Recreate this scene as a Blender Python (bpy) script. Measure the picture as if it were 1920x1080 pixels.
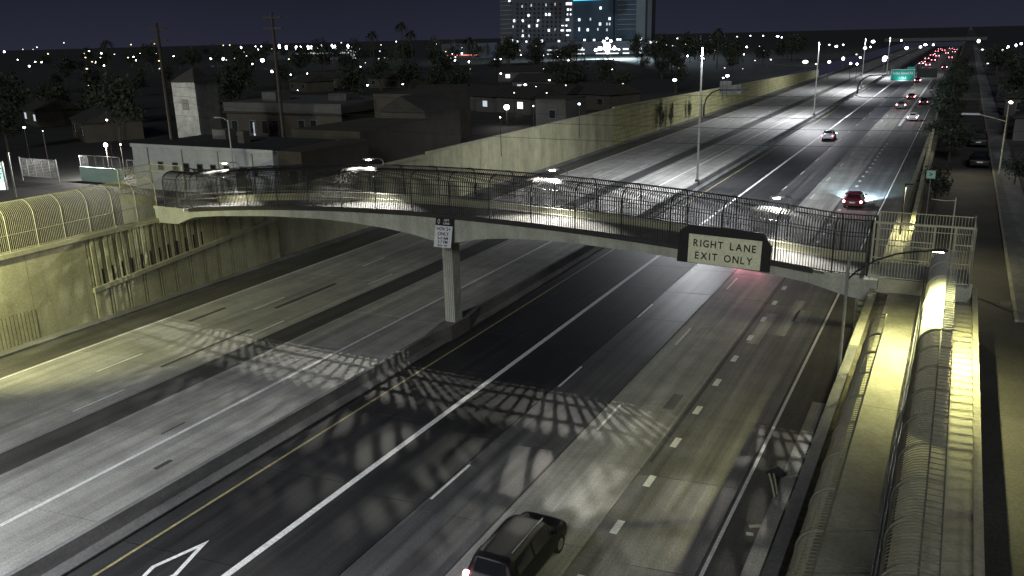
import bpy, math, random
from mathutils import Vector, Matrix
random.seed(7)
for o in list(bpy.data.objects): bpy.data.objects.remove(o, do_unlink=True)
S = bpy.context.scene
COL = S.collection

# ------------------------------------------------------------------ camera
# world: X to the right across the freeway, Y along it (away from the camera), Z up, metres
F_PX, PITCH, ROLL, YAW, CAM_H = 1580.0, math.radians(16.6), math.radians(-1.42), math.radians(-27.85), 17.4
_f = Vector((math.sin(YAW)*math.cos(PITCH), math.cos(YAW)*math.cos(PITCH), -math.sin(PITCH)))
_r = Vector((math.cos(YAW), -math.sin(YAW), 0.0)); _u = _r.cross(_f)
CR = _r*math.cos(ROLL) + _u*math.sin(ROLL); CU = _u*math.cos(ROLL) - _r*math.sin(ROLL)
CAM = Vector((0, 0, CAM_H))
cd = bpy.data.cameras.new('camera'); cam = bpy.data.objects.new('camera', cd); COL.objects.link(cam)
cd.sensor_width = 36; cd.lens = F_PX/1920*36; cd.clip_end = 30000; cd.clip_start = 0.5
M = Matrix.Identity(4)
for i in range(3):
    M[i][0] = CR[i]; M[i][1] = CU[i]; M[i][2] = -_f[i]; M[i][3] = CAM[i]
cam.matrix_world = M
S.camera = cam
def at(x, y, z=4.0):
    """where the line of sight of a photograph pixel meets the level z"""
    d = CR*((x-960)/F_PX) - CU*((y-540)/F_PX) + _f
    return CAM + d*((z-CAM_H)/d.z)

# ------------------------------------------------------------------ sky, city glow fill, exposure
w = bpy.data.worlds.new('World'); S.world = w; w.use_nodes = True
nt = w.node_tree; nt.nodes.clear()
out = nt.nodes.new('ShaderNodeOutputWorld'); bg = nt.nodes.new('ShaderNodeBackground')
tc = nt.nodes.new('ShaderNodeTexCoord'); sx = nt.nodes.new('ShaderNodeSeparateXYZ'); rp = nt.nodes.new('ShaderNodeValToRGB')
nt.links.new(tc.outputs['Generated'], sx.inputs[0]); nt.links.new(sx.outputs['Z'], rp.inputs[0])
rp.color_ramp.elements[0].position = 0.0; rp.color_ramp.elements[0].color = (0.0155, 0.0165, 0.028, 1)
rp.color_ramp.elements[1].position = 0.6; rp.color_ramp.elements[1].color = (0.007, 0.008, 0.018, 1)
e = rp.color_ramp.elements.new(0.06); e.color = (0.0095, 0.0108, 0.019, 1)
cn = nt.nodes.new('ShaderNodeTexNoise'); cn.inputs['Scale'].default_value = 3.0; cn.inputs['Detail'].default_value = 5
cm = nt.nodes.new('ShaderNodeMapRange'); cm.inputs[3].default_value = 0.75; cm.inputs[4].default_value = 1.25
cs = nt.nodes.new('ShaderNodeVectorMath'); cs.operation = 'SCALE'
nt.links.new(tc.outputs['Generated'], cn.inputs['Vector']); nt.links.new(cn.outputs[0], cm.inputs[0]); nt.links.new(rp.outputs[0], cs.inputs[0]); nt.links.new(cm.outputs[0], cs.inputs['Scale'])
nt.links.new(cs.outputs[0], bg.inputs[0]); bg.inputs[1].default_value = 1.0
nt.links.new(bg.outputs[0], out.inputs[0])
sd = bpy.data.lights.new('glow_fill', 'SUN'); sd.energy = 0.70; sd.angle = math.radians(14); sd.color = (0.97, 1.0, 0.93)  # added fill, stands in for city glow from behind the camera
so = bpy.data.objects.new('glow_fill', sd); COL.objects.link(so); so.rotation_euler = Vector((-0.18, 0.9, -0.36)).to_track_quat('-Z', 'Y').to_euler()
S.view_settings.view_transform = 'Standard'; S.view_settings.look = 'None'
S.view_settings.exposure = 0.3; S.view_settings.gamma = 1.0; S.view_settings.use_curve_mapping = False
S.render.engine = 'CYCLES'
S.cycles.sample_clamp_indirect = 1.5; S.cycles.sample_clamp_direct = 0.0
S.cycles.use_denoising = True; S.cycles.use_adaptive_sampling = False; S.cycles.light_sampling_threshold = 0.0
S.cycles.max_bounces = 5; S.cycles.diffuse_bounces = 2; S.cycles.glossy_bounces = 2
S.cycles.caustics_reflective = False; S.cycles.caustics_refractive = False

# lamp powers in watts, tuned together with the exposure
BRIDGE_W = (1600, 2500, 2500, 2200)
RAMP_W = 3800
LEFT_W = 5600
MAST_W = (9000, 15000, 18000, 18000, 18000)
MAST_TILT = 3.0
PATH_W = 1100
HEAD_W = 380
TAIL_W = 90

# ------------------------------------------------------------------ materials
def mat(name, col, rough=0.7, amt=0.18, scale=1.2, bump=0.0, bscale=12.0, metal=0.0, streak=None, spec=0.4, rnd=0.0, fine=0.12, grain=9.0):
    """procedural surface: colour mottled by large and fine noise, optional streaks along the road, bump and per-object variation"""
    m = bpy.data.materials.new(name); m.use_nodes = True
    n = m.node_tree.nodes; l = m.node_tree.links; b = n['Principled BSDF']
    b.inputs['Roughness'].default_value = rough; b.inputs['Metallic'].default_value = metal
    b.inputs['Specular IOR Level'].default_value = spec
    g = n.new('ShaderNodeNewGeometry')
    mp = n.new('ShaderNodeMapping'); l.new(g.outputs['Position'], mp.inputs[0])
    if streak: mp.inputs['Scale'].default_value = streak
    nz = n.new('ShaderNodeTexNoise'); nz.inputs['Scale'].default_value = scale; nz.inputs['Detail'].default_value = 6; nz.inputs['Roughness'].default_value = 0.65
    l.new(mp.outputs[0], nz.inputs['Vector'])
    fn = n.new('ShaderNodeTexNoise'); fn.inputs['Scale'].default_value = grain; fn.inputs['Detail'].default_value = 4
    l.new(g.outputs['Position'], fn.inputs['Vector'])
    mr = n.new('ShaderNodeMapRange'); mr.inputs[1].default_value = 0.3; mr.inputs[2].default_value = 0.7
    mr.inputs[3].default_value = 1-amt; mr.inputs[4].default_value = 1+amt; l.new(nz.outputs[0], mr.inputs[0])
    m2 = n.new('ShaderNodeMapRange'); m2.inputs[1].default_value = 0.3; m2.inputs[2].default_value = 0.7
    m2.inputs[3].default_value = 1-fine; m2.inputs[4].default_value = 1+fine; l.new(fn.outputs[0], m2.inputs[0])
    mu = n.new('ShaderNodeMath'); mu.operation = 'MULTIPLY'; l.new(mr.outputs[0], mu.inputs[0]); l.new(m2.outputs[0], mu.inputs[1])
    last = mu
    if streak:                               # broad uneven patches besides the streaks
        bn_ = n.new('ShaderNodeTexNoise'); bn_.inputs['Scale'].default_value = 0.45; bn_.inputs['Detail'].default_value = 7; bn_.inputs['Roughness'].default_value = 0.7; l.new(g.outputs['Position'], bn_.inputs['Vector'])
        mb_ = n.new('ShaderNodeMapRange'); mb_.inputs[1].default_value = 0.35; mb_.inputs[2].default_value = 0.65; mb_.inputs[3].default_value = 0.80; mb_.inputs[4].default_value = 1.16; l.new(bn_.outputs[0], mb_.inputs[0])
        mp_ = n.new('ShaderNodeMath'); mp_.operation = 'MULTIPLY'; l.new(mu.outputs[0], mp_.inputs[0]); l.new(mb_.outputs[0], mp_.inputs[1]); last = mp_
    if rnd:
        oi = n.new('ShaderNodeObjectInfo'); m3 = n.new('ShaderNodeMapRange'); m3.inputs[3].default_value = 1-rnd; m3.inputs[4].default_value = 1+rnd
        l.new(oi.outputs['Random'], m3.inputs[0])
        m4 = n.new('ShaderNodeMath'); m4.operation = 'MULTIPLY'; l.new(last.outputs[0], m4.inputs[0]); l.new(m3.outputs[0], m4.inputs[1]); last = m4
    vm = n.new('ShaderNodeVectorMath'); vm.operation = 'SCALE'; vm.inputs[0].default_value = col[:3]; l.new(last.outputs[0], vm.inputs['Scale'])
    l.new(vm.outputs[0], b.inputs['Base Color'])
    if bump:
        bn = n.new('ShaderNodeTexNoise'); bn.inputs['Scale'].default_value = bscale; bn.inputs['Detail'].default_value = 5; l.new(g.outputs['Position'], bn.inputs['Vector'])
        bp = n.new('ShaderNodeBump'); bp.inputs['Strength'].default_value = bump; bp.inputs['Distance'].default_value = 0.03
        l.new(bn.outputs[0], bp.inputs['Height']); l.new(bp.outputs[0], b.inputs['Normal'])
    return m
def glow(name, col, strength, sample=False):
    m = bpy.data.materials.new(name); m.use_nodes = True; n = m.node_tree.nodes; b = n['Principled BSDF']
    b.inputs['Base Color'].default_value = (*[c*0.5 for c in col], 1)
    b.inputs['Emission Color'].default_value = (*col, 1); b.inputs['Emission Strength'].default_value = strength
    # lamps far away: slight unevenness of the lens
    g = n.new('ShaderNodeNewGeometry'); z = n.new('ShaderNodeTexNoise'); z.inputs['Scale'].default_value = 3; r = n.new('ShaderNodeMapRange')
    r.inputs[3].default_value = strength*0.7; r.inputs[4].default_value = strength*1.3
    m.node_tree.links.new(g.outputs['Position'], z.inputs['Vector']); m.node_tree.links.new(z.outputs[0], r.inputs[0]); m.node_tree.links.new(r.outputs[0], b.inputs['Emission Strength'])
    m.cycles.emission_sampling = 'FRONT_BACK' if sample else 'NONE'
    return m
ST = (1.6, 0.035, 1.0)
MAT = dict(
    concrete_slab = mat('pavement concrete', (0.285, 0.283, 0.268), 0.62, 0.36, 1.0, 0.25, 14, streak=ST, rnd=0.07, fine=0.24, grain=13),
    concrete_worn = mat('worn lane concrete', (0.145, 0.144, 0.142), 0.58, 0.42, 1.1, 0.25, 14, streak=ST, rnd=0.12, fine=0.28, grain=13),
    rubber_lane = mat('dark oily lane surface', (0.023, 0.023, 0.024), 0.55, 0.6, 1.2, 0.3, 18, streak=ST, rnd=0.10, fine=0.34, grain=13),
    polished_lane = mat('polished wheel-track lane', (0.080, 0.080, 0.083), 0.42, 0.6, 1.5, 0.25, 16, streak=(1.3, 0.02, 1.0), rnd=0.06, fine=0.26, grain=13),
    asphalt = mat('asphalt', (0.060, 0.060, 0.060), 0.66, 0.30, 1.0, 0.4, 22, streak=ST, fine=0.34, grain=13),
    shoulder = mat('dirty shoulder asphalt', (0.072, 0.070, 0.064), 0.75, 0.5, 0.9, 0.4, 16, streak=(0.9, 0.12, 1), fine=0.25),
    street = mat('street asphalt', (0.068, 0.064, 0.060), 0.72, 0.30, 0.35, 0.35, 26, fine=0.28),
    white_paint = mat('white road paint', (0.66, 0.67, 0.66), 0.5, 0.16, 2.2, fine=0.2),
    yellow_paint = mat('yellow road paint', (0.27, 0.24, 0.12), 0.55, 0.3, 2.2, fine=0.3),
    wall = mat('tan wall concrete', (0.43, 0.42, 0.275), 0.85, 0.24, 0.7, 0.35, 10, rnd=0.06, streak=(1.0, 1.0, 0.14), fine=0.16),
    wall_band = mat('smooth tan concrete band', (0.42, 0.41, 0.29), 0.8, 0.15, 0.9, 0.2, 10, rnd=0.05),
    girder = mat('grey cast concrete', (0.40, 0.41, 0.36), 0.8, 0.24, 0.9, 0.2, 9, streak=(1.4, 1, 0.2), fine=0.12),
    barrier = mat('median barrier concrete', (0.15, 0.15, 0.15), 0.8, 0.35, 0.7, 0.3, 12, streak=(1, 0.25, 1.5), fine=0.15),
    walk = mat('walkway concrete', (0.27, 0.262, 0.205), 0.8, 0.28, 0.55, 0.25, 14, fine=0.14, rnd=0.05),
    ramp_floor = mat('ramp floor concrete', (0.50, 0.48, 0.36), 0.75, 0.2, 0.6, 0.2, 14, fine=0.12, rnd=0.05),
    dirt = mat('dirt ledge', (0.085, 0.078, 0.055), 0.95, 0.5, 1.6, 0.8, 9, fine=0.3),
    soil = mat('dark ground', (0.024, 0.025, 0.023), 0.95, 0.5, 0.05, 0.4, 3, fine=0.3),
    black_steel = mat('black painted steel', (0.030, 0.030, 0.031), 0.55, 0.2, 3),
    pale_steel = mat('cream painted steel', (0.52, 0.51, 0.38), 0.5, 0.15, 2.5, metal=0.1),
    dull_steel = mat('weathered grey-green steel', (0.21, 0.205, 0.15), 0.6, 0.2, 2.5),
    grey_steel = mat('galvanised steel', (0.30, 0.31, 0.31), 0.45, 0.15, 2.5, metal=0.5),
    glare_white = mat('glare white sheet', (0.72, 0.72, 0.66), 0.5, 0.06, 0.8),  # overexposed look of the lamplit fence put into the colour
    sign_cream = mat('pale reflective sign sheet', (0.74, 0.74, 0.55), 0.45, 0.10, 1.4),
    sign_white = mat('white reflective sign sheet', (0.66, 0.68, 0.74), 0.45, 0.10, 4),
    sign_black = mat('black sign print', (0.012, 0.012, 0.014), 0.6, 0.2, 3),
    void = mat('painted slot shade', (0.02, 0.02, 0.018), 0.95, 0.2, 3),  # near-black colour stands in for shade in slots and gaps
    mast_steel = mat('pale galvanised mast', (0.55, 0.56, 0.56), 0.4, 0.1, 2.5, metal=0.2),
    wood = mat('weathered wood pole', (0.045, 0.038, 0.032), 0.9, 0.3, 3),
    sign_teal = mat('pale green sign sheet', (0.35, 0.55, 0.50), 0.45, 0.1, 3),
    block_wall = None,
    wire = mat('cable', (0.01, 0.01, 0.01), 0.6, 0.1, 3),
)

MAT['block_wall'] = mat('tan split block', (0.44, 0.42, 0.21), 0.9, 0.18, 0.4, 0.3, 8, rnd=0.06)
def blocks(m):                               # mortar lines of a block wall too far away to model
    n = m.node_tree.nodes; l = m.node_tree.links; b = n['Principled BSDF']; src = b.inputs['Base Color'].links[0].from_socket
    g = n.new('ShaderNodeNewGeometry'); mp = n.new('ShaderNodeMapping'); mp.inputs['Rotation'].default_value = (math.pi/2, 0, math.pi/2)
    sw = n.new('ShaderNodeSeparateXYZ'); cb = n.new('ShaderNodeCombineXYZ'); l.new(g.outputs['Position'], sw.inputs[0]); l.new(sw.outputs['Y'], cb.inputs['X']); l.new(sw.outputs['Z'], cb.inputs['Y'])
    br = n.new('ShaderNodeTexBrick'); br.inputs['Scale'].default_value = 1.0; br.inputs['Brick Width'].default_value = 1.6; br.inputs['Row Height'].default_value = 0.8; br.inputs['Mortar Size'].default_value = 0.05
    br.inputs['Color1'].default_value = (1, 1, 1, 1); br.inputs['Color2'].default_value = (.88, .88, .88, 1); br.inputs['Mortar'].default_value = (.45, .45, .45, 1)
    l.new(cb.outputs[0], br.inputs['Vector']); mx = n.new('ShaderNodeVectorMath'); mx.operation = 'MULTIPLY'; l.new(src, mx.inputs[0]); l.new(br.outputs['Color'], mx.inputs[1]); l.new(mx.outputs[0], b.inputs['Base Color'])
blocks(MAT['block_wall'])

# ------------------------------------------------------------------ mesh helpers
class MB:
    def __init__(s): s.v = []; s.f = []
    def quadbox(s, p):                      # eight corners: bottom 4 ccw, top 4 ccw
        k = len(s.v); s.v += [tuple(q) for q in p]
        s.f += [(k+3, k+2, k+1, k), (k+4, k+5, k+6, k+7)] + [(k+i, k+(i+1) % 4, k+4+(i+1) % 4, k+4+i) for i in range(4)]
        return s
    def box(s, x0, x1, y0, y1, z0, z1):
        return s.quadbox([(x0, y0, z0), (x1, y0, z0), (x1, y1, z0), (x0, y1, z0), (x0, y0, z1), (x1, y0, z1), (x1, y1, z1), (x0, y1, z1)])
    def tube(s, path, r, n=6, cap=True, r2=None):
        path = [Vector(p) for p in path]; k0 = len(s.v); L = len(path)
        for i, p in enumerate(path):
            t = (path[min(i+1, L-1)] - path[max(i-1, 0)]).normalized()
            a = t.cross(Vector((0, 0, 1)) if abs(t.z) < 0.9 else Vector((0, 1, 0))).normalized(); b = t.cross(a)
            rr = r if r2 is None else r + (r2-r)*i/(L-1)
            for j in range(n):
                q = 2*math.pi*(j+0.5)/n; s.v.append(tuple(p + a*(rr*math.cos(q)) + b*(rr*math.sin(q))))
        for i in range(L-1):
            for j in range(n):
                a0 = k0+i*n+j; a1 = k0+i*n+(j+1) % n; s.f.append((a0, a1, a1+n, a0+n))
        if cap:
            s.f.append(tuple(k0+j for j in range(n))[::-1]); s.f.append(tuple(k0+(L-1)*n+j for j in range(n)))
        return s
    def prism(s, poly, vec):                # polygon (3d points) swept by a vector
        n = len(poly); k = len(s.v); vec = Vector(vec)
        s.v += [tuple(p) for p in poly] + [tuple(Vector(p)+vec) for p in poly]
        s.f += [tuple(range(k+n-1, k-1, -1)), tuple(range(k+n, k+2*n))] + [(k+i, k+(i+1) % n, k+n+(i+1) % n, k+n+i) for i in range(n)]
        return s
    def poly(s, pts):
        k = len(s.v); s.v += [tuple(p) for p in pts]; s.f.append(tuple(range(k, k+len(pts)))); return s
    def sphere(s, c, r, nu=8, nv=6, sz=1.0):
        k = len(s.v); c = Vector(c)
        for i in range(nv+1):
            t = math.pi*i/nv
            for j in range(nu):
                p = 2*math.pi*j/nu; s.v.append((c.x+r*math.sin(t)*math.cos(p), c.y+r*math.sin(t)*math.sin(p), c.z+r*sz*math.cos(t)))
        for i in range(nv):
            for j in range(nu):
                a = k+i*nu+j; b = k+i*nu+(j+1) % nu; s.f.append((a, a+nu, b+nu, b))
        return s
    def mesh(s, name, m=None, smooth=False):
        me = bpy.data.meshes.new(name); me.from_pydata(s.v, [], s.f); me.update()
        if m is not None: me.materials.append(MAT[m] if isinstance(m, str) else m)
        if smooth: me.polygons.foreach_set('use_smooth', [True]*len(me.polygons))
        return me
    def build(s, name, m, parent=None, smooth=False, bevel=0.0, **kw):
        o = bpy.data.objects.new(name, s.mesh(name, m, smooth)); COL.objects.link(o)
        if parent is not None: o.parent = parent
        if bevel:
            b = o.modifiers.new('bevel', 'BEVEL'); b.width = bevel; b.segments = 2; b.limit_method = 'ANGLE'
        return tag(o, **kw)
def tag(o, label=None, cat=None, group=None, kind=None):
    if label: o['label'] = label
    if cat: o['category'] = cat
    if group: o['group'] = group
    if kind: o['kind'] = kind
    return o
def empty(name, loc=(0, 0, 0), rz=0.0, **kw):
    o = bpy.data.objects.new(name, None); COL.objects.link(o); o.location = loc; o.rotation_euler = (0, 0, rz)
    o.empty_display_size = 0.3
    return tag(o, **kw)
def inst(me, name, parent=None, loc=(0, 0, 0), rot=(0, 0, 0), sc=(1, 1, 1), **kw):
    o = bpy.data.objects.new(name, me); COL.objects.link(o)
    if parent is not None: o.parent = parent
    o.location = loc; o.rotation_euler = rot; o.scale = sc
    return tag(o, **kw)
def copy_tree(o, parent=None):
    c = o.copy(); COL.objects.link(c); c.parent = parent
    for ch in o.children: copy_tree(ch, c)
    return c
def lamp(name, kind, loc, power, color, parent=None, size=0.12, spot=None, blend=0.6, aim=None):
    d = bpy.data.lights.new(name, kind); d.energy = power; d.color = color; d.shadow_soft_size = size
    if kind == 'SPOT': d.spot_size = math.radians(spot); d.spot_blend = blend
    o = bpy.data.objects.new(name, d); COL.objects.link(o); o.location = loc
    if aim is not None: o.rotation_euler = (Vector(aim)-Vector(loc)).to_track_quat('-Z', 'Y').to_euler()
    if parent is not None: o.parent = parent
    return o
def text(body, size, m, name, parent, loc, rot, align='CENTER', space=1.0, sx=1.0, depth=0.004):
    c = bpy.data.curves.new('txt', 'FONT'); c.body = body; c.size = size; c.align_x = align; c.align_y = 'CENTER'; c.extrude = depth; c.space_character = space
    c.offset = size*0.018
    t = bpy.data.objects.new('txt', c); COL.objects.link(t); bpy.context.view_layer.update()
    me = bpy.data.meshes.new_from_object(t.evaluated_get(bpy.context.evaluated_depsgraph_get()))
    bpy.data.objects.remove(t); me.materials.clear(); me.materials.append(MAT[m] if isinstance(m, str) else m)
    return inst(me, name, parent, loc, rot, (sx, 1, 1))

# ------------------------------------------------------------------ ground and freeway
Z0 = 4.0                                    # level of the streets and plots on both sides
g = MB(); g.poly([(-9000, -60, Z0), (-49.9, -60, Z0), (-49.9, 9000, Z0), (-9000, 9000, Z0)]).build('ground', 'soil', kind='structure')
g = MB(); g.poly([(-49.9, 860, Z0), (-2.7, 860, Z0), (-2.7, 9000, Z0), (-49.9, 9000, Z0)]).build('ground_far', 'soil', kind='structure')
g = MB(); g.poly([(9.6, -60, Z0), (9000, -60, Z0), (9000, 9000, Z0), (9.6, 9000, Z0)]).build('ground_right', 'soil', kind='structure')
fw = MB(); fw.poly([(-49.6, -30, -0.06), (-2.6, -30, -0.06), (-2.6, 870, -0.06), (-49.6, 870, -0.06)])
freeway = fw.build('freeway', 'asphalt', kind='structure')
SKEW = 0.13
def slab_mesh(x0, x1, ln, m, t=0.07):
    gp = 0.018
    c = (x0+x1)/2; a = x0-c+gp; b = x1-c-gp; h = ln/2-gp
    return MB().quadbox([(a, -h+a*SKEW, -t), (b, -h+b*SKEW, -t), (b, h+b*SKEW, -t), (a, h+a*SKEW, -t), (a, -h+a*SKEW, 0), (b, -h+b*SKEW, 0), (b, h+b*SKEW, 0), (a, h+a*SKEW, 0)]).mesh('pavement_slab', m)
LANES = [(-45.4, -41.15, 'concrete_slab'), (-41.15, -36.5, 'concrete_slab'), (-34.6, -30.65, 'concrete_slab'), (-30.65, -26.45, 'concrete_slab'),
         (-25.5, -20.5, 'rubber_lane'), (-20.5, -16.95, 'rubber_lane'), (-16.95, -13.75, 'polished_lane'), (-13.75, -10.12, 'concrete_slab'), (-10.12, -6.1, 'concrete_worn')]
for x0, x1, m in LANES:
    ln = 6.3; me = slab_mesh(x0, x1, ln, m); c = (x0+x1)/2
    for k in range(18):
        inst(me, 'pavement_slab', freeway, (c, 11.2 + k*ln + ln/2, -0.0005*random.random()))
    # far stretch, joints too fine to tell apart
    y0 = 11.2+18*ln
    MB().quadbox([(x0, y0+(x0-c)*SKEW, -0.07), (x1, y0+(x1-c)*SKEW, -0.07), (x1, 862, -0.07), (x0, 862, -0.07), (x0, y0+(x0-c)*SKEW, 0), (x1, y0+(x1-c)*SKEW, 0), (x1, 862, 0), (x0, 862, 0)]).build('pavement_strip', m, freeway)
    MB().box(x0, x1, -30, 10.6, -0.07, -0.001).build('pavement_strip', m, freeway)
MB().box(-36.5, -34.6, -30, 862, -0.07, -0.004).build('asphalt_strip', 'asphalt', freeway)
MB().box(-48.35, -45.4, -30, 862, -0.07, -0.004).build('shoulder', 'shoulder', freeway)
MB().box(-49.3, -48.35, -30, 862, -0.07, 0.13).build('gutter_kerb', 'barrier', freeway)
MB().box(-6.1, -2.75, -30, 862, -0.07, -0.004).build('shoulder', 'shoulder', freeway)
MB().box(-4.75, -4.2, -30, 40, -0.07, 0.05).build('gutter_kerb', 'concrete_slab', freeway)
# painted lines
def line(x, wd, y0, y1, m='white_paint', name='lane_line'):
    return MB().box(x-wd/2, x+wd/2, y0, y1, -0.002, 0.004).build(name, m, freeway)
line(-20.46, 0.28, -20, 862, name='carpool_lane_line'); line(-5.93, 0.13, -20, 862, name='edge_line'); line(-24.6, 0.12, -20, 862, 'yellow_paint', 'yellow_edge_line')
line(-30.7, 0.20, -20, 862, name='carpool_lane_line'); line(-45.2, 0.13, -20, 862, name='edge_line')
line(-33.9, 0.06, 60, 862, name='edge_line')
dash = MB().box(-0.06, 0.06, 0, 3.05, -0.002, 0.004).mesh('lane_dash', 'white_paint')
short = MB().box(-0.14, 0.14, 0, 0.95, -0.002, 0.004).mesh('lane_dash', 'white_paint')
for k in range(-1, 22):
    for x, ph in ((-16.8, 24.5), (-13.14, 20.7), (-37.58, 23.9), (-41.2, 28.0)):
        y = ph + k*12.19
        if y > 8: inst(dash, 'lane_dash', freeway, (x, y, 0))
for k in range(34):
    inst(short, 'lane_dash', freeway, (-9.52 + 0.05*math.sin(k), 21.6 + k*3.7, 0))
gore = MB().box(-9.8, -9.3, 172, 330, -0.002, 0.005).build('gore_line', 'white_paint', freeway)
# carpool diamond
dm = MB(); cx, cy, a, b = -22.62, 16.55, 0.62, 2.05
P = [(cx, cy+b), (cx+a, cy), (cx, cy-b), (cx-a, cy)]; Q = [(cx, cy+b-0.55), (cx+a-0.17, cy), (cx, cy-b+0.55), (cx-a+0.17, cy)]
for i in range(4):
    j = (i+1) % 4; dm.prism([(*P[i], 0.001), (*P[j], 0.001), (*Q[j], 0.001), (*Q[i], 0.001)][::-1], (0, 0, 0.004))
dm.build('diamond_marking', 'white_paint', freeway)
# tar seams, patches and skid stains that lie on the slabs
for x, y, wd, ln, m in ((-40.0, 41, 0.35, 6.5, 'asphalt'), (-43.3, 36.5, 0.3, 3.2, 'asphalt'), (-38.4, 30, 0.22, 7, 'asphalt'), (-28.9, 21.5, 0.25, 0.9, 'asphalt'), (-31.4, 24, 0.12, 1.4, 'asphalt'),
                         (-12.6, 25.1, 0.3, 0.12, 'asphalt'), (-11.7, 25.0, 0.3, 0.12, 'asphalt'), (-9.95, 31, 0.16, 60, 'asphalt'), (-10.9, 36.4, 0.5, 1.9, 'concrete_worn'), (-13.72, 12, 0.1, 90, 'asphalt'),
                         (-9.2, 47, 0.7, 6, 'concrete_slab'), (-8.0, 49, 0.6, 7.5, 'concrete_slab'), (-7.4, 52, 0.8, 2.5, 'concrete_slab')):
    MB().box(x-wd/2, x+wd/2, y, y+ln, -0.002, 0.0028).build('pavement_patch', m, freeway)

# median barrier, in cast lengths
prof = [(-0.40, 0), (0.40, 0), (0.40, 0.08), (0.20, 0.36), (0.11, 0.90), (-0.11, 0.90), (-0.20, 0.36), (-0.40, 0.08)]
med = empty('median_barrier', (-25.95, 0, 0), label='long concrete median barrier between the two carriageways', cat='barrier')
def bar_mesh(ln): return MB().prism([(x, 0, z) for x, z in prof][::-1], (0, ln, 0)).mesh('barrier_length', 'barrier')
b9 = bar_mesh(8.98)
for k in range(14): inst(b9, 'barrier_length', med, (0, -6+k*9.0, 0))
inst(bar_mesh(740), 'barrier_length', med, (0, 120, 0))
# right-hand street
st = MB(); st.poly([(-1.5, -60, Z0+0.003), (9.6, -60, Z0+0.003), (9.6, 3000, Z0+0.003), (-3.0, 3000, Z0+0.003), (-3.0, 44, Z0+0.003), (-1.5, 44, Z0+0.003)]).build('street', 'street', kind='structure')
kb = MB(); kb.box(3.55, 5.4, 44, 700, Z0-0.1, Z0+0.14); side = kb.build('sidewalk', 'barrier', kind='structure')
MB().box(3.4, 3.55, 44, 700, Z0-0.1, Z0+0.13).build('kerb', 'walk', side)
for k in range(60): MB().box(3.56, 5.39, 46+k*3, 46.05+k*3, Z0+0.1, Z0+0.1435).build('sidewalk_joint', 'dirt', side) if k < 30 else None

# ------------------------------------------------------------------ footbridge
YN, YF = 39.9, 42.9                          # near and far face
def deck(x): return max(6.62, 7.78 - 0.0025*(x+26)**2) if x > -26 else max(6.66, 7.78 - 0.0028*(x+26)**2)
bridge = empty('footbridge', (-26, 41.4, 0), label='arched concrete footbridge with caged walkway crossing the whole freeway', cat='footbridge')
def bchild(mb, name, m, parent=bridge, **kw):
    ox = bridge.location
    mb.v = [(x-ox[0], y-ox[1], z-ox[2]) for x, y, z in mb.v]
    return mb.build(name, m, parent, **kw)
SOF = [(-49.4, 5.45), (-47.2, 5.5), (-46.6, 5.75), (-45.6, 6.1), (-43.3, 6.36), (-38.6, 6.70), (-34.4, 6.84), (-32.3, 6.80), (-29.4, 6.63), (-27.5, 6.42), (-26.3, 6.18), (-25.4, 6.14), (-24.6, 6.2), (-23.4, 6.5), (-21.7, 6.70),
       (-19.4, 6.83), (-17.4, 6.83), (-12.7, 6.62), (-7.1, 6.22), (-5.4, 6.0), (-3.7, 5.55), (-2.42, 5.4)]
def soff(x):
    for (a, za), (b, zb) in zip(SOF, SOF[1:]):
        if a <= x <= b:
            t = (x-a)/(b-a); return za+(zb-za)*t
    return SOF[0][1] if x < SOF[0][0] else SOF[-1][1]
cuts = [-49.4, -45.5, -31.2, -28.4, -17.4, -5.4, -2.42]
for a, b in zip(cuts, cuts[1:]):
    n = max(2, int((b-a)/0.5)); sec = []
    mb = MB()
    for i in range(n+1):
        x = a+0.006 + (b-a-0.012)*i/n; zt = deck(x)-0.17; zb = soff(x); i0 = 0.22
        sec.append([(x, YN+0.06, zt), (x, YF-0.06, zt), (x, YF-0.06-i0, zb), (x, YN+0.06+i0*0.3, zb)])
    for s in sec: mb.v += s
    for i in range(n):
        for j in range(4): mb.f.append((i*4+j, i*4+(j+1) % 4, i*4+4+(j+1) % 4, i*4+4+j))
    mb.f += [(3, 2, 1, 0), tuple(n*4+j for j in range(4))]
    bchild(mb, 'girder_length', 'girder')
# walking deck and edge channels
n = 92; xs = [-49.4 + (46.7)*i/n for i in range(n+1)]
def strip(y0, y1, z0, z1, name, m, x0=-49.4, x1=-2.7, parent=bridge):
    mb = MB(); X = [x for x in xs if x0 <= x <= x1]; k = 0
    for x in X: mb.v += [(x, y0, deck(x)+z0), (x, y1, deck(x)+z0), (x, y1, deck(x)+z1), (x, y0, deck(x)+z1)]
    for i in range(len(X)-1):
        for j in range(4): mb.f.append((i*4+j, i*4+4+j, i*4+4+(j+1) % 4, i*4+(j+1) % 4))
    L = len(X)-1; mb.f += [(0, 1, 2, 3), (L*4+3, L*4+2, L*4+1, L*4)]
    return bchild(mb, name, m, parent)
strip(YN+0.1, YF-0.1, -0.16, -0.04, 'walking_deck', 'barrier')
strip(YN-0.02, YN+0.09, -0.20, 0.03, 'edge_channel', 'black_steel', -46.2, -5.2)
strip(YF-0.09, YF+0.02, -0.20, 0.03, 'edge_channel', 'black_steel', -46.2, -5.2)
strip(YF-0.34, YF-0.14, -0.03, 0.42, 'kerb', 'wall_band', -46.2, -3)
strip(YN-0.01, YN+0.1, -0.2, 0.02, 'edge_beam', 'girder', -5.2, -2.7); strip(YN-0.01, YN+0.1, -0.2, 0.02, 'edge_beam', 'girder', -49.4, -46.2)
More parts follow.
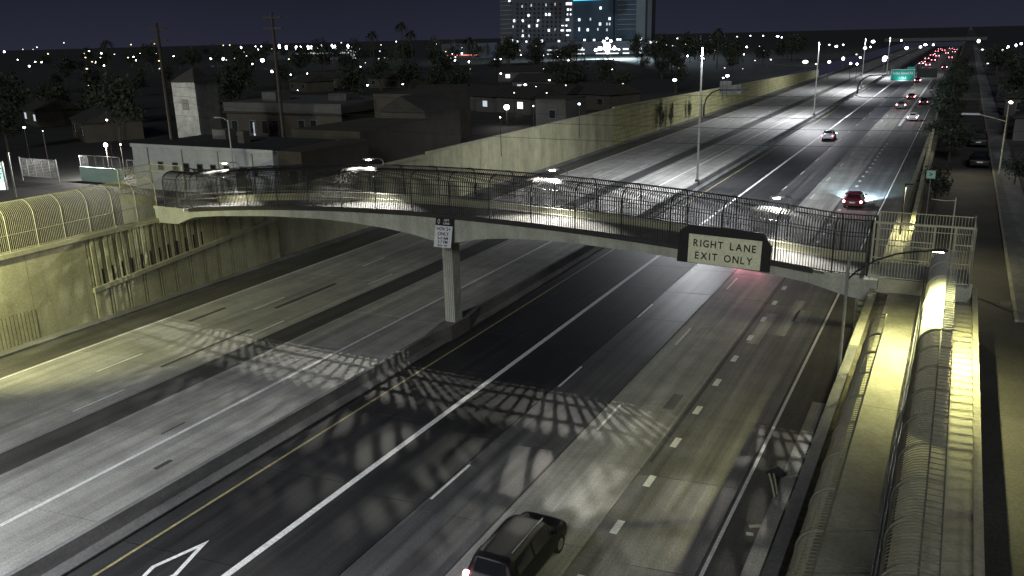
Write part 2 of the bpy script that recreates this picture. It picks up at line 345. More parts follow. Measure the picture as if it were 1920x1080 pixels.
# fences with curved tops
def fpath(side, x, top=2.34, n=5, over=0.95):
    """line of a post or bar: straight up, then curving over the walkway"""
    y0 = YN if side < 0 else YF; s = 1 if side < 0 else -1; z = deck(x); r = 0.62
    pts = [(x, y0, z), (x, y0, z+top-r)]
    for i in range(1, n+1):
        t = math.pi/2*i/n*0.92; pts.append((x, y0+s*r*(1-math.cos(t))*1.05, z+top-r+r*math.sin(t)))
    pts.append((x, y0+s*over, z+top+0.03))
    return pts
posts = [-48.05, -46.75] + [-45.46 + 2.565*k for k in range(17)] + [-2.9]
for side, nm in ((-1, 'near'), (1, 'far')):
    for x in posts:
        bchild(MB().tube(fpath(side, x), 0.045, 6), 'fence_post', 'black_steel')
    for xa, xb in zip(posts, posts[1:]):
        k = max(2, round((xb-xa)/0.128)); mb = MB()
        for i in range(1, k): mb.tube(fpath(side, xa+(xb-xa)*i/k, n=4), 0.022, 4, cap=False)
        bchild(mb, 'bar_infill', 'black_steel', kind='stuff')
        for hz, rr in ((0.06, 0.028), (1.12, 0.024), (1.95, 0.022)):
            y0 = YN if side < 0 else YF; s = 0.02 if side < 0 else -0.02
            yy = y0+s + (0.09*(-side) if hz > 1.9 else 0)
            bchild(MB().tube([(xa, yy, deck(xa)+hz), (xb, yy, deck(xb)+hz)], rr, 4), 'fence_rail', 'black_steel')
        yy = YN+0.95 if side < 0 else YF-0.95
        bchild(MB().tube([(xa, yy, deck(xa)+2.37), (xb, yy, deck(xb)+2.37)], 0.026, 4), 'fence_rail', 'black_steel')
for yy in (YN+0.22, YF-0.42):
    for hz in (0.62, 0.95):
        X = [-46 + 41.0*i/40 for i in range(41)]
        bchild(MB().tube([(x, yy, deck(x)+hz) for x in X], 0.024, 6), 'handrail', 'grey_steel')
# fluted pier
px0, px1, py0, py1 = -26.28, -25.60, 41.0, 41.85
def flute(p, q, nrm, n):
    """points along one face with shallow grooves"""
    p = Vector(p); q = Vector(q); nrm = Vector(nrm); r = []
    for i in range(n):
        for t, d in ((i+0.12, 0), (i+0.22, -0.045), (i+0.78, -0.045), (i+0.88, 0)): r.append(p+(q-p)*(t/n)+nrm*d)
    return r
A = (px0, py0, 0); B = (px1, py0, 0); C_ = (px1, py1, 0); D_ = (px0, py1, 0)
poly = [Vector(A)]+flute(A, B, (0, -1, 0), 5)+[Vector(B)]+flute(B, C_, (1, 0, 0), 6)+[Vector(C_)]+flute(C_, D_, (0, 1, 0), 5)+[Vector(D_)]+flute(D_, A, (-1, 0, 0), 6)
bchild(MB().prism([tuple(p) for p in poly], (0, 0, 6.35)), 'pier', 'girder'); bchild(MB().prism([(-26.06, 38.4, 0), (-25.84, 38.4, 0), (-25.50, 40.4, 0), (-25.50, 42.6, 0), (-25.84, 44.6, 0), (-26.06, 44.6, 0), (-26.40, 42.6, 0), (-26.40, 40.4, 0)], (0, 0, 0.93)), 'crash_block', 'barrier')

# bridge lamps on goosenecks
LAMP_W = glow('lit lamp lens', (1.0, 0.97, 0.88), 60, True)
where = ['over the left abutment', 'between the left wall and the pier', 'over the carpool lanes right of the pier', 'nearest the right lane sign']
for i, x in enumerate((-43.4, -31.4, -19.15, -7.3)):
    t = empty('bridge_lamp', (x+0.55, 41.95, deck(x)), label='gooseneck lamp on top of the footbridge cage, '+where[i], cat='lamp', group='lamps on the footbridge')
    arm = [(0, 0, 2.36), (0.03, 0, 2.62), (-0.02, -0.12, 2.76), (-0.14, -0.32, 2.82), (-0.26, -0.5, 2.82)]
    MB().tube(arm, 0.03, 6).build('lamp_arm', 'grey_steel', t)
    MB().prism([(-0.85, -0.86, 2.86), (-0.2, -0.62, 2.86), (-0.2, -0.46, 2.86), (-0.85, -0.60, 2.86)], (0, 0, -0.08)).build('lamp_head', 'mast_steel', t)
    MB().box(-0.72, -0.42, -0.76, -0.62, 2.755, 2.776).build('lamp_lens', LAMP_W, t)
    lamp('lamp_light', 'SPOT', (-0.55, -0.72, 2.745), BRIDGE_W[i], (1.0, 0.97, 0.85), t, 0.016, 124, 0.4, aim=(-0.55, -2.25, 0))

# ------------------------------------------------------------------ signs on the bridge
sg = empty('lane_sign', (-9.32, 39.62, 7.24), label='pale yellow RIGHT LANE EXIT ONLY sign board in black surround', cat='sign')
tl = -0.026
def sxz(x, z): return (x*math.cos(tl)-z*math.sin(tl), 0, x*math.sin(tl)+z*math.cos(tl))
out = [(-2.30, -0.77), (2.20, -0.77), (2.20, 0.50), (1.72, 1.10), (-1.84, 1.10), (-2.24, 0.80)]
MB().prism([(a, 0.0, c) for a, b, c in (sxz(*p) for p in out)], (0, 0.16, 0)).build('surround', 'sign_black', sg)
MB().prism([(a, -0.045, c) for a, b, c in (sxz(*p) for p in ((-1.75, -0.74), (1.76, -0.74), (1.76, 0.70), (-1.75, 0.70)))], (0, 0.04, 0)).build('sign_face', 'sign_cream', sg, bevel=0.01)
for tx, z in (('RIGHT LANE', 0.26), ('EXIT ONLY', -0.36)):
    row = []; adv = 0.0
    for ch in tx:
        if ch == ' ': adv += 0.24; continue
        o = text(ch, 0.50, 'sign_black', 'letter', sg, (0, 0, 0), (math.pi/2, -tl, 0), align='LEFT', sx=0.86)
        xs_ = [v.co.x*0.86 for v in o.data.vertices]; row.append((o, adv-min(xs_))); adv += max(xs_)-min(xs_)+0.085
    for o, q in row:
        a, b, c = sxz(q-(adv-0.085)/2, z); o.location = (a, -0.05, c)
for x in (-1.2, 1.2): MB().box(x-0.05, x+0.05, 0.16, 0.30, -0.7, 0.6).build('bracket', 'grey_steel', sg)
hs = empty('carpool_sign', (-25.22, 39.55, 6.8), label='small white carpool hours sign on the bridge above the pier', cat='sign')
hs.rotation_euler = (math.radians(-14), 0, 0)
MB().box(-0.57, 0.57, 0, 0.02, -0.80, 0.42).build('sign_face', 'sign_white', hs); MB().box(-0.57, 0.57, 0, 0.02, 0.44, 0.86).build('top_plate', 'sign_black', hs)
for tx, z, s in (('HOV 2+', 0.24, 0.27), ('ONLY', -0.04, 0.27), ('6-9 AM', -0.29, 0.23), ('3-7 PM', -0.50, 0.23), ('MON - FRI', -0.70, 0.14)):
    text(tx, s, 'sign_black', 'lettering', hs, (0, -0.005, z), (math.pi/2, 0, 0))
text('LEFT', 0.17, 'sign_white', 'lettering', hs, (0.15, -0.005, 0.74), (math.pi/2, 0, 0)); text('LANE', 0.17, 'sign_white', 'lettering', hs, (0.15, -0.005, 0.56), (math.pi/2, 0, 0))
dq = MB(); P = [(0, .17), (.09, 0), (0, -.17), (-.09, 0)]; Q = [(0, .11), (.055, 0), (0, -.11), (-.055, 0)]
for i in range(4):
    j = (i+1) % 4; dq.prism([(-0.36+p[0], -0.006, 0.65+p[1]) for p in (P[i], P[j], Q[j], Q[i])], (0, 0.006, 0))
dq.build('diamond_symbol', 'sign_white', hs)
for x in (-0.3, 0.3): MB().box(x-0.03, x+0.03, 0.02, 0.34, -0.3, -0.22).build('bracket', 'grey_steel', hs)

# ------------------------------------------------------------------ right-hand landing, ramps and fences
ZR = 5.95                                    # level of the right-hand walks
XW = -2.50
rw = empty('right_retaining_wall', (XW, 0, 0), label='retaining wall with coping along the right shoulder under the ramp', cat='wall')
for k in range(16): MB().box(-0.15, 0.0, -10+k*12+0.01, 2-0.01+k*12, 0, ZR-0.02).build('wall_panel', 'wall', rw)
for k in range(64): MB().box(-0.2, 0.12, -10+k*3+0.006, -7-0.006+k*3, ZR-0.02, ZR+0.10).build('coping', 'barrier' if k < 14 else 'walk', rw)
MB().box(-0.14, 0.0, 182, 862, 0, 4.4).build('wall_panel', 'wall', rw)
MB().box(XW+0.12, -1.92, -10, YN-0.05, ZR-0.6, ZR-0.02).build('ledge', 'dirt', kind='structure')
wk = MB().box(-1.92, -0.42, -10, YN-0.02, ZR-0.6, ZR-0.03).build('walkway', 'walk', kind='structure')
me = MB().box(-0.75, 0.67, -2.24, 2.24, -0.05, 0.0).mesh('walk_slab', 'walk')
for k in range(9): inst(me, 'walk_slab', wk, (-1.17, 2.0+k*4.5, ZR+0.01), (0, 0, 0))
wk2 = MB().box(-0.3, 1.52, -10, YN-0.02, ZR-0.9, ZR-0.06).build('ramp', 'walk', kind='structure')
me = MB().box(-0.9, 0.9, -2.24, 2.24, -0.05, 0.0).mesh('walk_slab', 'ramp_floor')
for k in range(9): inst(me, 'walk_slab', wk2, (0.60, 1.0+k*4.5, ZR-0.02), (0, 0, 0))
rp_ = MB().box(1.40, 1.60, -10, 41.5, Z0-0.2, ZR+0.12).build('parapet', 'ramp_floor', label='low concrete parapet between the ramp and the street', cat='parapet')
gap = MB().box(-0.44, -0.28, -10, YN-0.04, ZR-0.6, ZR-0.3).build('dark_gap', 'void', kind='structure')  # dark colour put in for the shade between walkway and ramp
ab = empty('landing', (-2.4, YN, 0), label='concrete landing slab with fascia beam at the right end of the footbridge', cat='landing')
MB().box(0.0, 2.12, 0.0, 3.0, 5.5, 6.58).build('landing_slab', 'girder', ab)
MB().box(2.12, 3.75, 0.6, 3.0, 5.5, 6.56).build('landing_slab', 'girder', ab)
MB().box(0.02, 2.10, -0.05, -0.002, 5.98, 6.60).build('fascia_beam', 'wall_band', ab)
MB().box(-0.9, -0.25, 0.4, 2.9, -0.05, 5.4).build('abutment', 'wall', ab)
for k in range(9): MB().box(-0.72, -0.02, -0.55+0.02*k, -0.05, 3.2+k*0.27, 3.34+k*0.27).build('ledge_step', 'wall', ab)
def panel(root, x0, x1, y0, y1, zb, h, k, rails, m='pale_steel', r=0.0125):
    """upright bar panel between two corners, child meshes of a fence"""
    mb = MB()
    for i in range(1, k):
        t = i/k; mb.tube([(x0+(x1-x0)*t, y0+(y1-y0)*t, zb), (x0+(x1-x0)*t, y0+(y1-y0)*t, zb+h)], r, 4, cap=False)
    mb.build('bar_infill', m, root, kind='stuff')
    for q in rails: MB().tube([(x0, y0, zb+h*q), (x1, y1, zb+h*q)], 0.028, 4).build('fence_rail', m, root)
    for x, y in ((x0, y0), (x1, y1)): MB().tube([(x, y, zb-0.1), (x, y, zb+h+0.03)], 0.045, 6).build('fence_post', m, root)
lf = empty('landing_fence', (0, 0, 6.6), label='cream upright-bar fence panels around the right landing', cat='fence')
panel(lf, -2.78, -0.36, YN+0.03, YN+0.03, 0.05, 2.45, 19, (0.0, 0.36, 0.70, 1.0))
panel(lf, -2.78, -0.36, YF-0.05, YF-0.05, 0.05, 2.4, 19, (0.0, 0.33, 0.66, 1.0)); panel(lf, -0.36, 1.2, YF-0.05, YF-0.05, 0.05, 2.4, 12, (0.0, 0.33, 0.66, 1.0))
panel(lf, 0.45, 1.2, YN+0.1, YN+0.1, 0.05, 2.45, 6, (0.0, 0.36, 0.70, 1.0)); panel(lf, 1.2, 1.2, YN+0.1, YF-0.05, 0.05, 2.45, 16, (0.0, 0.36, 0.70, 1.0))
MB().tube([(-2.78, YN+0.03, 2.53), (1.2, YN+0.1, 2.53)], 0.05, 6).build('top_rail', 'pale_steel', lf)
# curved fences along the ramp
def arch_fence(root, x0, y0, y1, zb, top, r, over, ext, step, m, posts_every=1.75, rad=0.011, xdir=1):
    def path(y, n=6, stop=False):
        p = [(x0, y, zb), (x0, y, zb+top-r)]
        for i in range(1, n+1):
            t = math.pi/2*i/n; p.append((x0+xdir*over*(1-math.cos(t)), y, zb+top-r+r*math.sin(t)))
        if ext and not stop: p.append((x0+xdir*(over+ext), y, zb+top-0.01))
        return p
    y = y0; ys = []
    while y < y1-0.3: ys.append(y); y += posts_every
    ys.append(y1)
    for y in ys: MB().tube(path(y), 0.032, 6).build('fence_post', m, root)
    for a, b in zip(ys, ys[1:]):
        k = max(2, round((b-a)/step)); mb = MB()
        for i in range(1, k): mb.tube(path(a+(b-a)*i/k, stop=bool(i % 2)), rad, 4, cap=False)
        mb.build('bar_infill', m, root, kind='stuff')
        for p in ((x0, zb+0.1), (x0, zb+(top-r)*0.55), (x0+xdir*over, zb+top)):
            MB().tube([(p[0], a, p[1]), (p[0], b, p[1])], 0.026, 4).build('fence_rail', m, root)
        if ext: MB().tube([(x0+xdir*(over+ext), a, zb+top), (x0+xdir*(over+ext), b, zb+top)], 0.022, 4).build('fence_rail', m, root)
f1 = empty('curved_fence', label='curved-top bar fence along the ledge left of the long walkway', cat='fence')
arch_fence(f1, -1.90, 6.5, 29.6, ZR-0.05, 2.25, 0.55, 0.50, 0.0, 0.125, 'dull_steel', rad=0.010)
f2 = empty('curved_fence', label='curved-top bar fence arching over the ramp beside the parapet', cat='fence')
arch_fence(f2, -0.37, 6.0, 28.6, ZR-0.05, 2.25, 0.62, 0.64, 0.33, 0.135, 'dull_steel', rad=0.012)
cv = MB(); npt = 10; ring = []
for i in range(npt+1):
    t = math.pi/2*i/npt; ring.append((-0.37+0.64*(1-math.cos(t)), ZR+2.22-0.62+0.62*math.sin(t)))
ring = [(-0.37, ZR+0.9)] + ring
cover = empty('ramp_glare', label='glare white sheet standing in for glare on the lamplit ramp fence', cat='cover')  # solid sheets added where lamplit fence bars look blown out
ybr = [28.66+2.24*k for k in range(6)]
for a, b in zip(ybr, ybr[1:]):
    cv = MB()
    for (xa, za), (xb, zb) in zip(ring, ring[1:]):
        cv.quadbox([(xa, a+0.02, za), (xb, a+0.02, zb), (xb, b-0.02, zb), (xa, b-0.02, za), (xa, a+0.02, za+0.012), (xb, a+0.02, zb+0.012), (xb, b-0.02, zb+0.012), (xa, b-0.02, za+0.012)])
    cv.build('glare_sheet', 'glare_white', cover)
for y in ybr: MB().tube([(x, y, z) for x, z in ring], 0.03, 6).build('cover_rib', 'pale_steel', cover)
slat = MB()
for i in range(41): slat.tube([(0.27, 28.8+i*0.27, ZR+2.2), (0.60, 28.8+i*0.27, ZR+2.19)], 0.02, 4)
slat.build('bar_infill', 'grey_steel', cover, kind='stuff')
hr = empty('ramp_handrail', label='double handrail along the gap between walkway and ramp', cat='handrail')
for x, hh in ((-0.52, 0.95), (-0.52, 0.6), (-0.44, 1.02)): MB().tube([(x, 4, ZR+hh), (x, YN-0.2, ZR+hh)], 0.022, 6).build('rail', 'grey_steel', hr)
for k in range(18): MB().tube([(-0.52, 5+k*2, ZR-0.03), (-0.52, 5+k*2, ZR+0.95)], 0.02, 6).build('rail_post', 'grey_steel', hr)
# yellow ramp lamp on its arm
rl = empty('ramp_lamp', (-2.78, 30.0, ZR+0.05), label='lamp post with long arched arm reaching over the ramp fence', cat='lamp post')
MB().tube([(0, 0, -5.9), (0, 0, 0), (0, 0, 3.95)], 0.06, 8, r2=0.05).build('pole', 'grey_steel', rl); MB().box(0.03, 0.2, -0.05, 0.05, -0.4, -0.3).build('bracket', 'grey_steel', rl)
arm = [(0, 0, 3.1), (0.25, 0.1, 3.4), (0.8, 0.5, 3.75), (1.4, 0.95, 3.93), (2.0, 1.35, 3.98), (2.35, 1.55, 3.97)]
MB().tube(arm, 0.035, 6).build('arm', 'black_steel', rl)
hd = MB()
for i, (t, ww, hh) in enumerate(((0, .05, .04), (.15, .09, .06), (.4, .13, .08), (.6, .13, .07), (.72, .06, .03))):
    c = Vector((2.3+t*0.95, 1.52+t*0.35, 3.98))
    hd.v += [tuple(c+Vector(q)) for q in ((0, -ww, 0), (0, -ww*.6, hh), (0, ww*.6, hh), (0, ww, 0))]
for i in range(4):
    for j in range(4): hd.f.append((i*4+j, i*4+4+j, i*4+4+(j+1) % 4, i*4+(j+1) % 4))
hd.f += [(0, 1, 2, 3), (19, 18, 17, 16)]
hd.build('lamp_head', 'black_steel', rl)
MB().box(2.5, 2.85, 1.58, 1.74, 3.955, 3.975).build('lamp_lens', glow('yellow lamp lens', (1.0, 0.95, 0.6), 40, True), rl)
lamp('lamp_light', 'SPOT', (2.68, 1.66, 3.93), RAMP_W, (1.0, 0.975, 0.42), rl, 0.08, 144, 0.7, aim=(3.05, 1.3, 0))

# ------------------------------------------------------------------ left retaining wall
XL = -49.2
lw = empty('left_retaining_wall', (XL, 0, 0), label='tall tan ribbed retaining wall with slanting band along the left shoulder', cat='wall')
MB().box(-0.45, -0.16, 6, 130, 0, 5.5).build('wall_core', 'void', lw)  # dark core paints the shade seen between the ribs
def wpanel(y0, y1, z0=0.0, z1=5.5, d=0.0, m='wall', name='wall_panel'): return MB().box(-0.16, d, y0+0.012, y1-0.012, z0, z1).build(name, m, lw)
wpanel(6, 12.2); wpanel(12.2, 18.3); wpanel(18.3, 24.2); wpanel(24.2, 30.1, z0=2.05)
for k in range(25): wpanel(24.2+k*0.236+0.03, 24.2+(k+1)*0.236, 0, 2.03, 0.03, name='rib')
wpanel(30.1, 34.2)
def band(y): return 1.92 + (y-34.2)*0.0815
MB().quadbox([(-0.1, 34.2, band(34.2)), (0.2, 34.2, band(34.2)), (0.2, 51.6, band(51.6)), (-0.1, 51.6, band(51.6)), (-0.1, 34.2, band(34.2)+0.3), (0.2, 34.2, band(34.2)+0.3), (0.2, 51.6, band(51.6)+0.3), (-0.1, 51.6, band(51.6)+0.3)]).build('slanting_band', 'wall_band', lw)
y = 34.25
while y < 51.4:                              # below the band: broad panels parted by narrow ribs
    y1 = min(y+1.08, 51.6); wpanel(y, y1, 0, band(y)+0.02, 0.09, name='rib')
    if y1+0.24 < 51.6: wpanel(y1+0.075, y1+0.205, 0, band(y1)+0.02, 0.09, name='rib')
    y = y1+0.28
y = 34.25; k = 0
while y < 43.6:                              # above it: close ribs
    y1 = y+(0.30 if k % 3 else 0.16); wpanel(y, y1, band(y)+0.28, 5.5, 0.06 if k % 3 else 0.0, name='rib'); y = y1+0.075; k += 1
while y < 51.4:
    y1 = min(y+1.08, 51.6); wpanel(y, y1, band(y)+0.28, 5.5, 0.09, name='rib')
    if y1+0.24 < 51.6: wpanel(y1+0.075, y1+0.205, band(y1)+0.28, 5.5, 0.09, name='rib')
    y = y1+0.28
for k in range(12): 
    yy = 35.0+k*0.78; MB().box(-0.02, 0.075, yy, yy+0.13, band(yy)+0.34, band(yy)+1.35).build('drain_slot', 'void', lw)  # dark blocks painted as the shaded depth of the openings
for k in range(13): wpanel(51.65+k*6.1, 51.65+(k+1)*6.1, 0, 5.75, -0.12)
for k in range(18): MB().box(-0.42, 0.16 if k < 12 else 0.0, 6+k*3.8+0.008, 6+(k+1)*3.8-0.008, 5.5, 5.78).build('coping', 'wall_band', lw)
for k in range(12): MB().box(-0.42, -0.05, 75+k*4.6+0.008, 75+(k+1)*4.6-0.008, 5.75, 5.98).build('coping', 'wall_band', lw)
fl = empty('far_noise_wall', (XL, 130, 0), label='long block noise wall running into the distance along the left shoulder', cat='wall')
for k in range(34):
    a = k*6.4; h0 = 6.05-a*0.0165; h1 = 6.05-(a+6.4)*0.0165
    MB().quadbox([(-0.4, a+0.03, 0), (-0.1, a+0.03, 0), (-0.1, a+6.37, 0), (-0.4, a+6.37, 0), (-0.4, a+0.03, h0), (-0.1, a+0.03, h0), (-0.1, a+6.37, h1), (-0.4, a+6.37, h1)]).build('wall_panel', 'block_wall', fl)
    MB().quadbox([(-0.44, a+0.03, h0), (-0.05, a+0.03, h0), (-0.05, a+6.37, h1), (-0.44, a+6.37, h1), (-0.44, a+0.03, h0+0.15), (-0.05, a+0.03, h0+0.15), (-0.05, a+6.37, h1+0.15), (-0.44, a+6.37, h1+0.15)]).build('coping', 'wall_band', fl)
lfn = empty('curved_fence', label='cream curved-top bar fence on top of the left retaining wall', cat='fence')
arch_fence(lfn, XL-0.08, 13.0, 40.2, 5.76, 2.85, 0.95, 0.95, 0.0, 0.115, 'pale_steel', 1.82, 0.012, -1)
ll = empty('left_landing', (XL-0.1, YN, 0), label='concrete landing block at the left end of the footbridge', cat='landing')
MB().box(-3.4, 0.0, 0.05, 3.0, 3.9, 6.64).build('landing_slab', 'girder', ll)
MB().box(-3.4, -0.1, 0.06, 0.2, 6.64, 7.3).build('kerb', 'wall_band', ll)
lrf = empty('landing_fence', (0, 0, 6.64), label='cream upright-bar fence panel at the left landing', cat='fence')
panel(lrf, -52.6, -49.3, YF-0.1, YF-0.1, 0, 2.4, 24, (0.0, 0.4, 0.8, 1.0)); panel(lrf, -52.6, -52.6, YN+0.1, YF-0.1, 0, 2.4, 22, (0.0, 0.4, 0.8, 1.0))
# the left ramp lamp, twin of the right one, stands just outside the picture
l2 = empty('ramp_lamp', (-46.2, 23.2, 0), label='lamp post beside the left retaining wall, left edge of the photo', cat='lamp post')
MB().tube([(0, 0, 0), (0, 0, 9.6)], 0.08, 8, r2=0.05).build('pole', 'grey_steel', l2)
MB().tube([(0, 0, 9.2), (-0.4, 0, 9.6), (-1.0, 0, 9.75)], 0.035, 6).build('arm', 'grey_steel', l2)
MB().box(-1.55, -0.95, -0.13, 0.13, 9.70, 9.80).build('lamp_head', 'grey_steel', l2, bevel=0.02)
lamp('lamp_light', 'SPOT', (-1.25, 0, 9.66), LEFT_W, (1.0, 0.985, 0.46), l2, 0.08, 128, 0.5, aim=(-3.4, 5.0, 4.5))

# ------------------------------------------------------------------ high masts in the median
WHITE_L = glow('mast lamp lens', (0.9, 0.95, 1.0), 30, True)
mn = ['near the camera, below the photo edge', 'tall in front of the far noise wall', 'second along the median beyond the white car', 'third along the median', 'farthest along the median']
for i, (yy, h) in enumerate(((6.0, 15.2), (95.5, 15.0), (181, 14.2), (268, 13.6), (356, 13.0))):
    t = empty('light_mast', (-25.95, yy, 0.9), label='slim light mast rising from the median barrier, '+mn[i], cat='light mast', group='light masts along the median')
    MB().tube([(0, 0, 0), (0, 0, h)], 0.13, 8, r2=0.075).build('pole', 'mast_steel', t)
    MB().box(-0.2, 0.2, -0.2, 0.2, -0.3, 0.25).build('base', 'barrier', t)
    MB().tube([(0, 0, h-0.02), (0, 0, h+0.10)], 0.26, 10).build('lamp_head', 'black_steel', t)
    for s in (-1, 1):
        lamp('lamp_light', 'SPOT', (s*0.19, 0, h-0.06), MAST_W[i], (0.93, 0.96, 1.0), t, 0.12, 156 if i == 0 else 158, 0.6, aim=(s*0.19+s*MAST_TILT, 0, 0))

# ------------------------------------------------------------------ far right: wall by the street, hedges
nw = empty('street_wall', (0, 0, 0), label='low grey wall between the street and the freeway beyond the landing', cat='wall')
for k in range(26):
    a = 43.2+k*4; b = a+3.96
    def xx(q): return -1.55 - (q-43)*0.012
    MB().quadbox([(xx(a)-0.15, a, Z0-0.1), (xx(a)+0.1, a, Z0-0.1), (xx(b)+0.1, b, Z0-0.1), (xx(b)-0.15, b, Z0-0.1), (xx(a)-0.15, a, 6.5), (xx(a)+0.1, a, 6.5), (xx(b)+0.1, b, 6.5), (xx(b)-0.15, b, 6.5)]).build('wall_panel', 'wall', nw)
MB().box(XW+0.12, -1.72, YF+0.02, 150, ZR-0.7, ZR-0.05).build('ledge_path', 'walk', kind='structure')
l3 = empty('path_lamp', (XW+0.25, 52.5, ZR-0.05), label='short lamp post on the ledge path just beyond the landing', cat='lamp post')
MB().tube([(0, 0, 0), (0, 0, 2.9)], 0.045, 8).build('pole', 'black_steel', l3)
MB().box(-0.05, 0.42, -0.09, 0.09, 2.9, 2.97).build('lamp_head', 'black_steel', l3)
lamp('lamp_light', 'SPOT', (0.3, 0, 2.87), PATH_W, (1.0, 0.93, 0.5), l3, 0.06, 150, 0.5, aim=(0.3, -0.3, 0))

# ------------------------------------------------------------------ debris on the right shoulder
db = empty('road_debris', (-4.95, 32.2, 0), rz=0.4, label='black rubber scrap with bent pale strips lying on the right shoulder', cat='debris')
r = random.Random(3); mb = MB(); top = []
for i in range(9):
    a = 2*math.pi*i/9; q = 0.42*(0.7+0.5*r.random()); top.append((q*math.cos(a)*1.2, q*math.sin(a), 0.01))
k = len(mb.v); mb.v += top + [(0.05, 0.1, 0.30), (0.2, -0.05, 0.22)]
for i in range(9): mb.f.append((k+i, k+(i+1) % 9, k+9 if i < 5 else k+10))
mb.f.append((k+5, k+10, k+9)); mb.f.append((k, k+9, k+10)); mb.build('rubber_scrap', 'black_steel', db)
for dx, ln, bend in ((-0.35, 1.9, 0.3), (-0.18, 1.7, 0.12)):
    MB().tube([(dx, -0.1, 0.06), (dx-0.1, -ln*0.5, 0.10+bend*0.3), (dx-0.22+bend*0.2, -ln, 0.04)], 0.045, 5).build('bent_strip', 'pale_steel', db)
MB().tube([(0.3, -0.35, 0.04), (0.75, -0.25, 0.09)], 0.04, 5).build('bent_strip', 'pale_steel', db)
for x, y, ln, an in ((-4.9, 27.9, 0.5, 0.5), (-5.6, 22.6, 0.45, 0.9), (-5.0, 27.3, 0.25, 0.1)):
    inst(MB().prism([(-ln/2, -0.05, 0.0), (ln/2, -0.02, 0.0), (ln/2, 0.03, 0.05), (-ln/2, 0.05, 0.03)], (0, 0.02, 0.035)).mesh('scrap', 'pale_steel'), 'scrap', None, (x, y, 0.004), (0, 0, an), label='small pale scrap of litter on the right shoulder', cat='litter', group='scraps on the right shoulder')

# ------------------------------------------------------------------ overhead signs
GREEN = mat('green sign sheet', (0.0, 0.30, 0.24), 0.4, 0.08, 1.0)
gs = empty('overhead_sign', (-25.6, 251, 0.3), label='green overhead guide sign on an arm curving out from the median', cat='sign')
MB().tube([(0.4, 0, 0), (0.5, 0, 2.2), (0.9, 0, 3.2), (1.8, 0, 4.1), (3.0, 0, 4.75), (5.0, 0, 4.95), (14.8, 0, 4.95)], 0.24, 8, r2=0.16).build('arm', 'black_steel', gs)
MB().box(8.45, 14.1, -0.5, -0.42, 3.55, 6.35).build('sign_face', GREEN, gs)
for a in ((8.45, 14.1, 3.47, 3.57), (8.45, 14.1, 6.33, 6.43)): MB().box(a[0], a[1], -0.53, -0.43, a[2], a[3]).build('border', 'sign_white', gs)
for x in (8.4, 14.05): MB().box(x, x+0.1, -0.53, -0.43, 3.5, 6.4).build('border', 'sign_white', gs)
text('Indian School Rd', 0.92, 'sign_white', 'lettering', gs, (11.27, -0.54, 5.45), (math.pi/2, 0, 0), sx=0.78); text('1 MILE', 0.80, 'sign_white', 'lettering', gs, (11.27, -0.54, 4.25), (math.pi/2, 0, 0), sx=0.85)
MB().box(12.2, 14.1, -0.5, -0.42, 6.45, 7.05).build('exit_tab', GREEN, gs)
MB().box(14.6, 19.4, 1.2, 1.3, 4.2, 6.6).build('side_panel', 'sign_black', gs)
lamp('sign_light', 'SPOT', (11.2, -2.2, 3.2), 260, (0.95, 1, 1), gs, 0.1, 120, 0.6, aim=(11.2, -0.5, 5.2))
ls = empty('overhead_sign', (-48.0, 182, 0), label='grey backs of overhead signs on a dark arm before the noise wall', cat='sign')
MB().tube([(-0.6, 0, 0), (-0.6, 0, 2.2), (-0.2, 0, 3.8), (0.9, 0, 5.0), (2.4, 0, 5.6), (8.6, 0, 5.7)], 0.22, 8, r2=0.13).build('arm', 'black_steel', ls)
MB().box(2.5, 4.9, 0.3, 0.4, 4.7, 7.4).build('sign_back', 'barrier', ls); MB().box(4.92, 6.9, 0.3, 0.4, 4.7, 6.6).build('sign_back', 'barrier', ls)
# ------------------------------------------------------------------ overhead wires and utility poles
up = []
for i, (x, y, h, lb) in enumerate(((-70.5, 60.5, 15.5, 'tall dark utility pole in front of the white low building'), (-66.2, 72.0, 16.5, 'dark utility pole in front of the long parapet building'), (11.5, 66, 13, 'dark utility pole beyond the right edge of the street'))):
    t = empty('utility_pole', (x, y, Z0), label=lb, cat='utility pole')
    MB().tube([(0, 0, -0.2), (0, 0, h)], 0.24, 8, r2=0.15).build('pole', 'wood', t)
    for q in (h-0.6, h-1.7): MB().box(-1.3, 1.3, -0.07, 0.07, q, q+0.16).build('crossarm', 'wood', t)
for i, (yy, za, zb, sag) in enumerate(((60.0, 14.6, 12.9, 0.7), (60.3, 13.5, 12.4, 0.7), (60.6, 12.6, 11.6, 0.8), (60.9, 11.9, 10.7, 0.8), (61.2, 10.6, 9.6, 0.9))):
    p = []
    for k in range(25):
        t = k/24; p.append((-70.5+82*t, yy+5.5*t, za+(zb-za)*t - sag*4*t*(1-t)))
    MB().tube(p, 0.016, 4).build('cable', 'wire', label='thin overhead power cable strung across the freeway beyond the footbridge', cat='cable', group='power cables over the freeway')
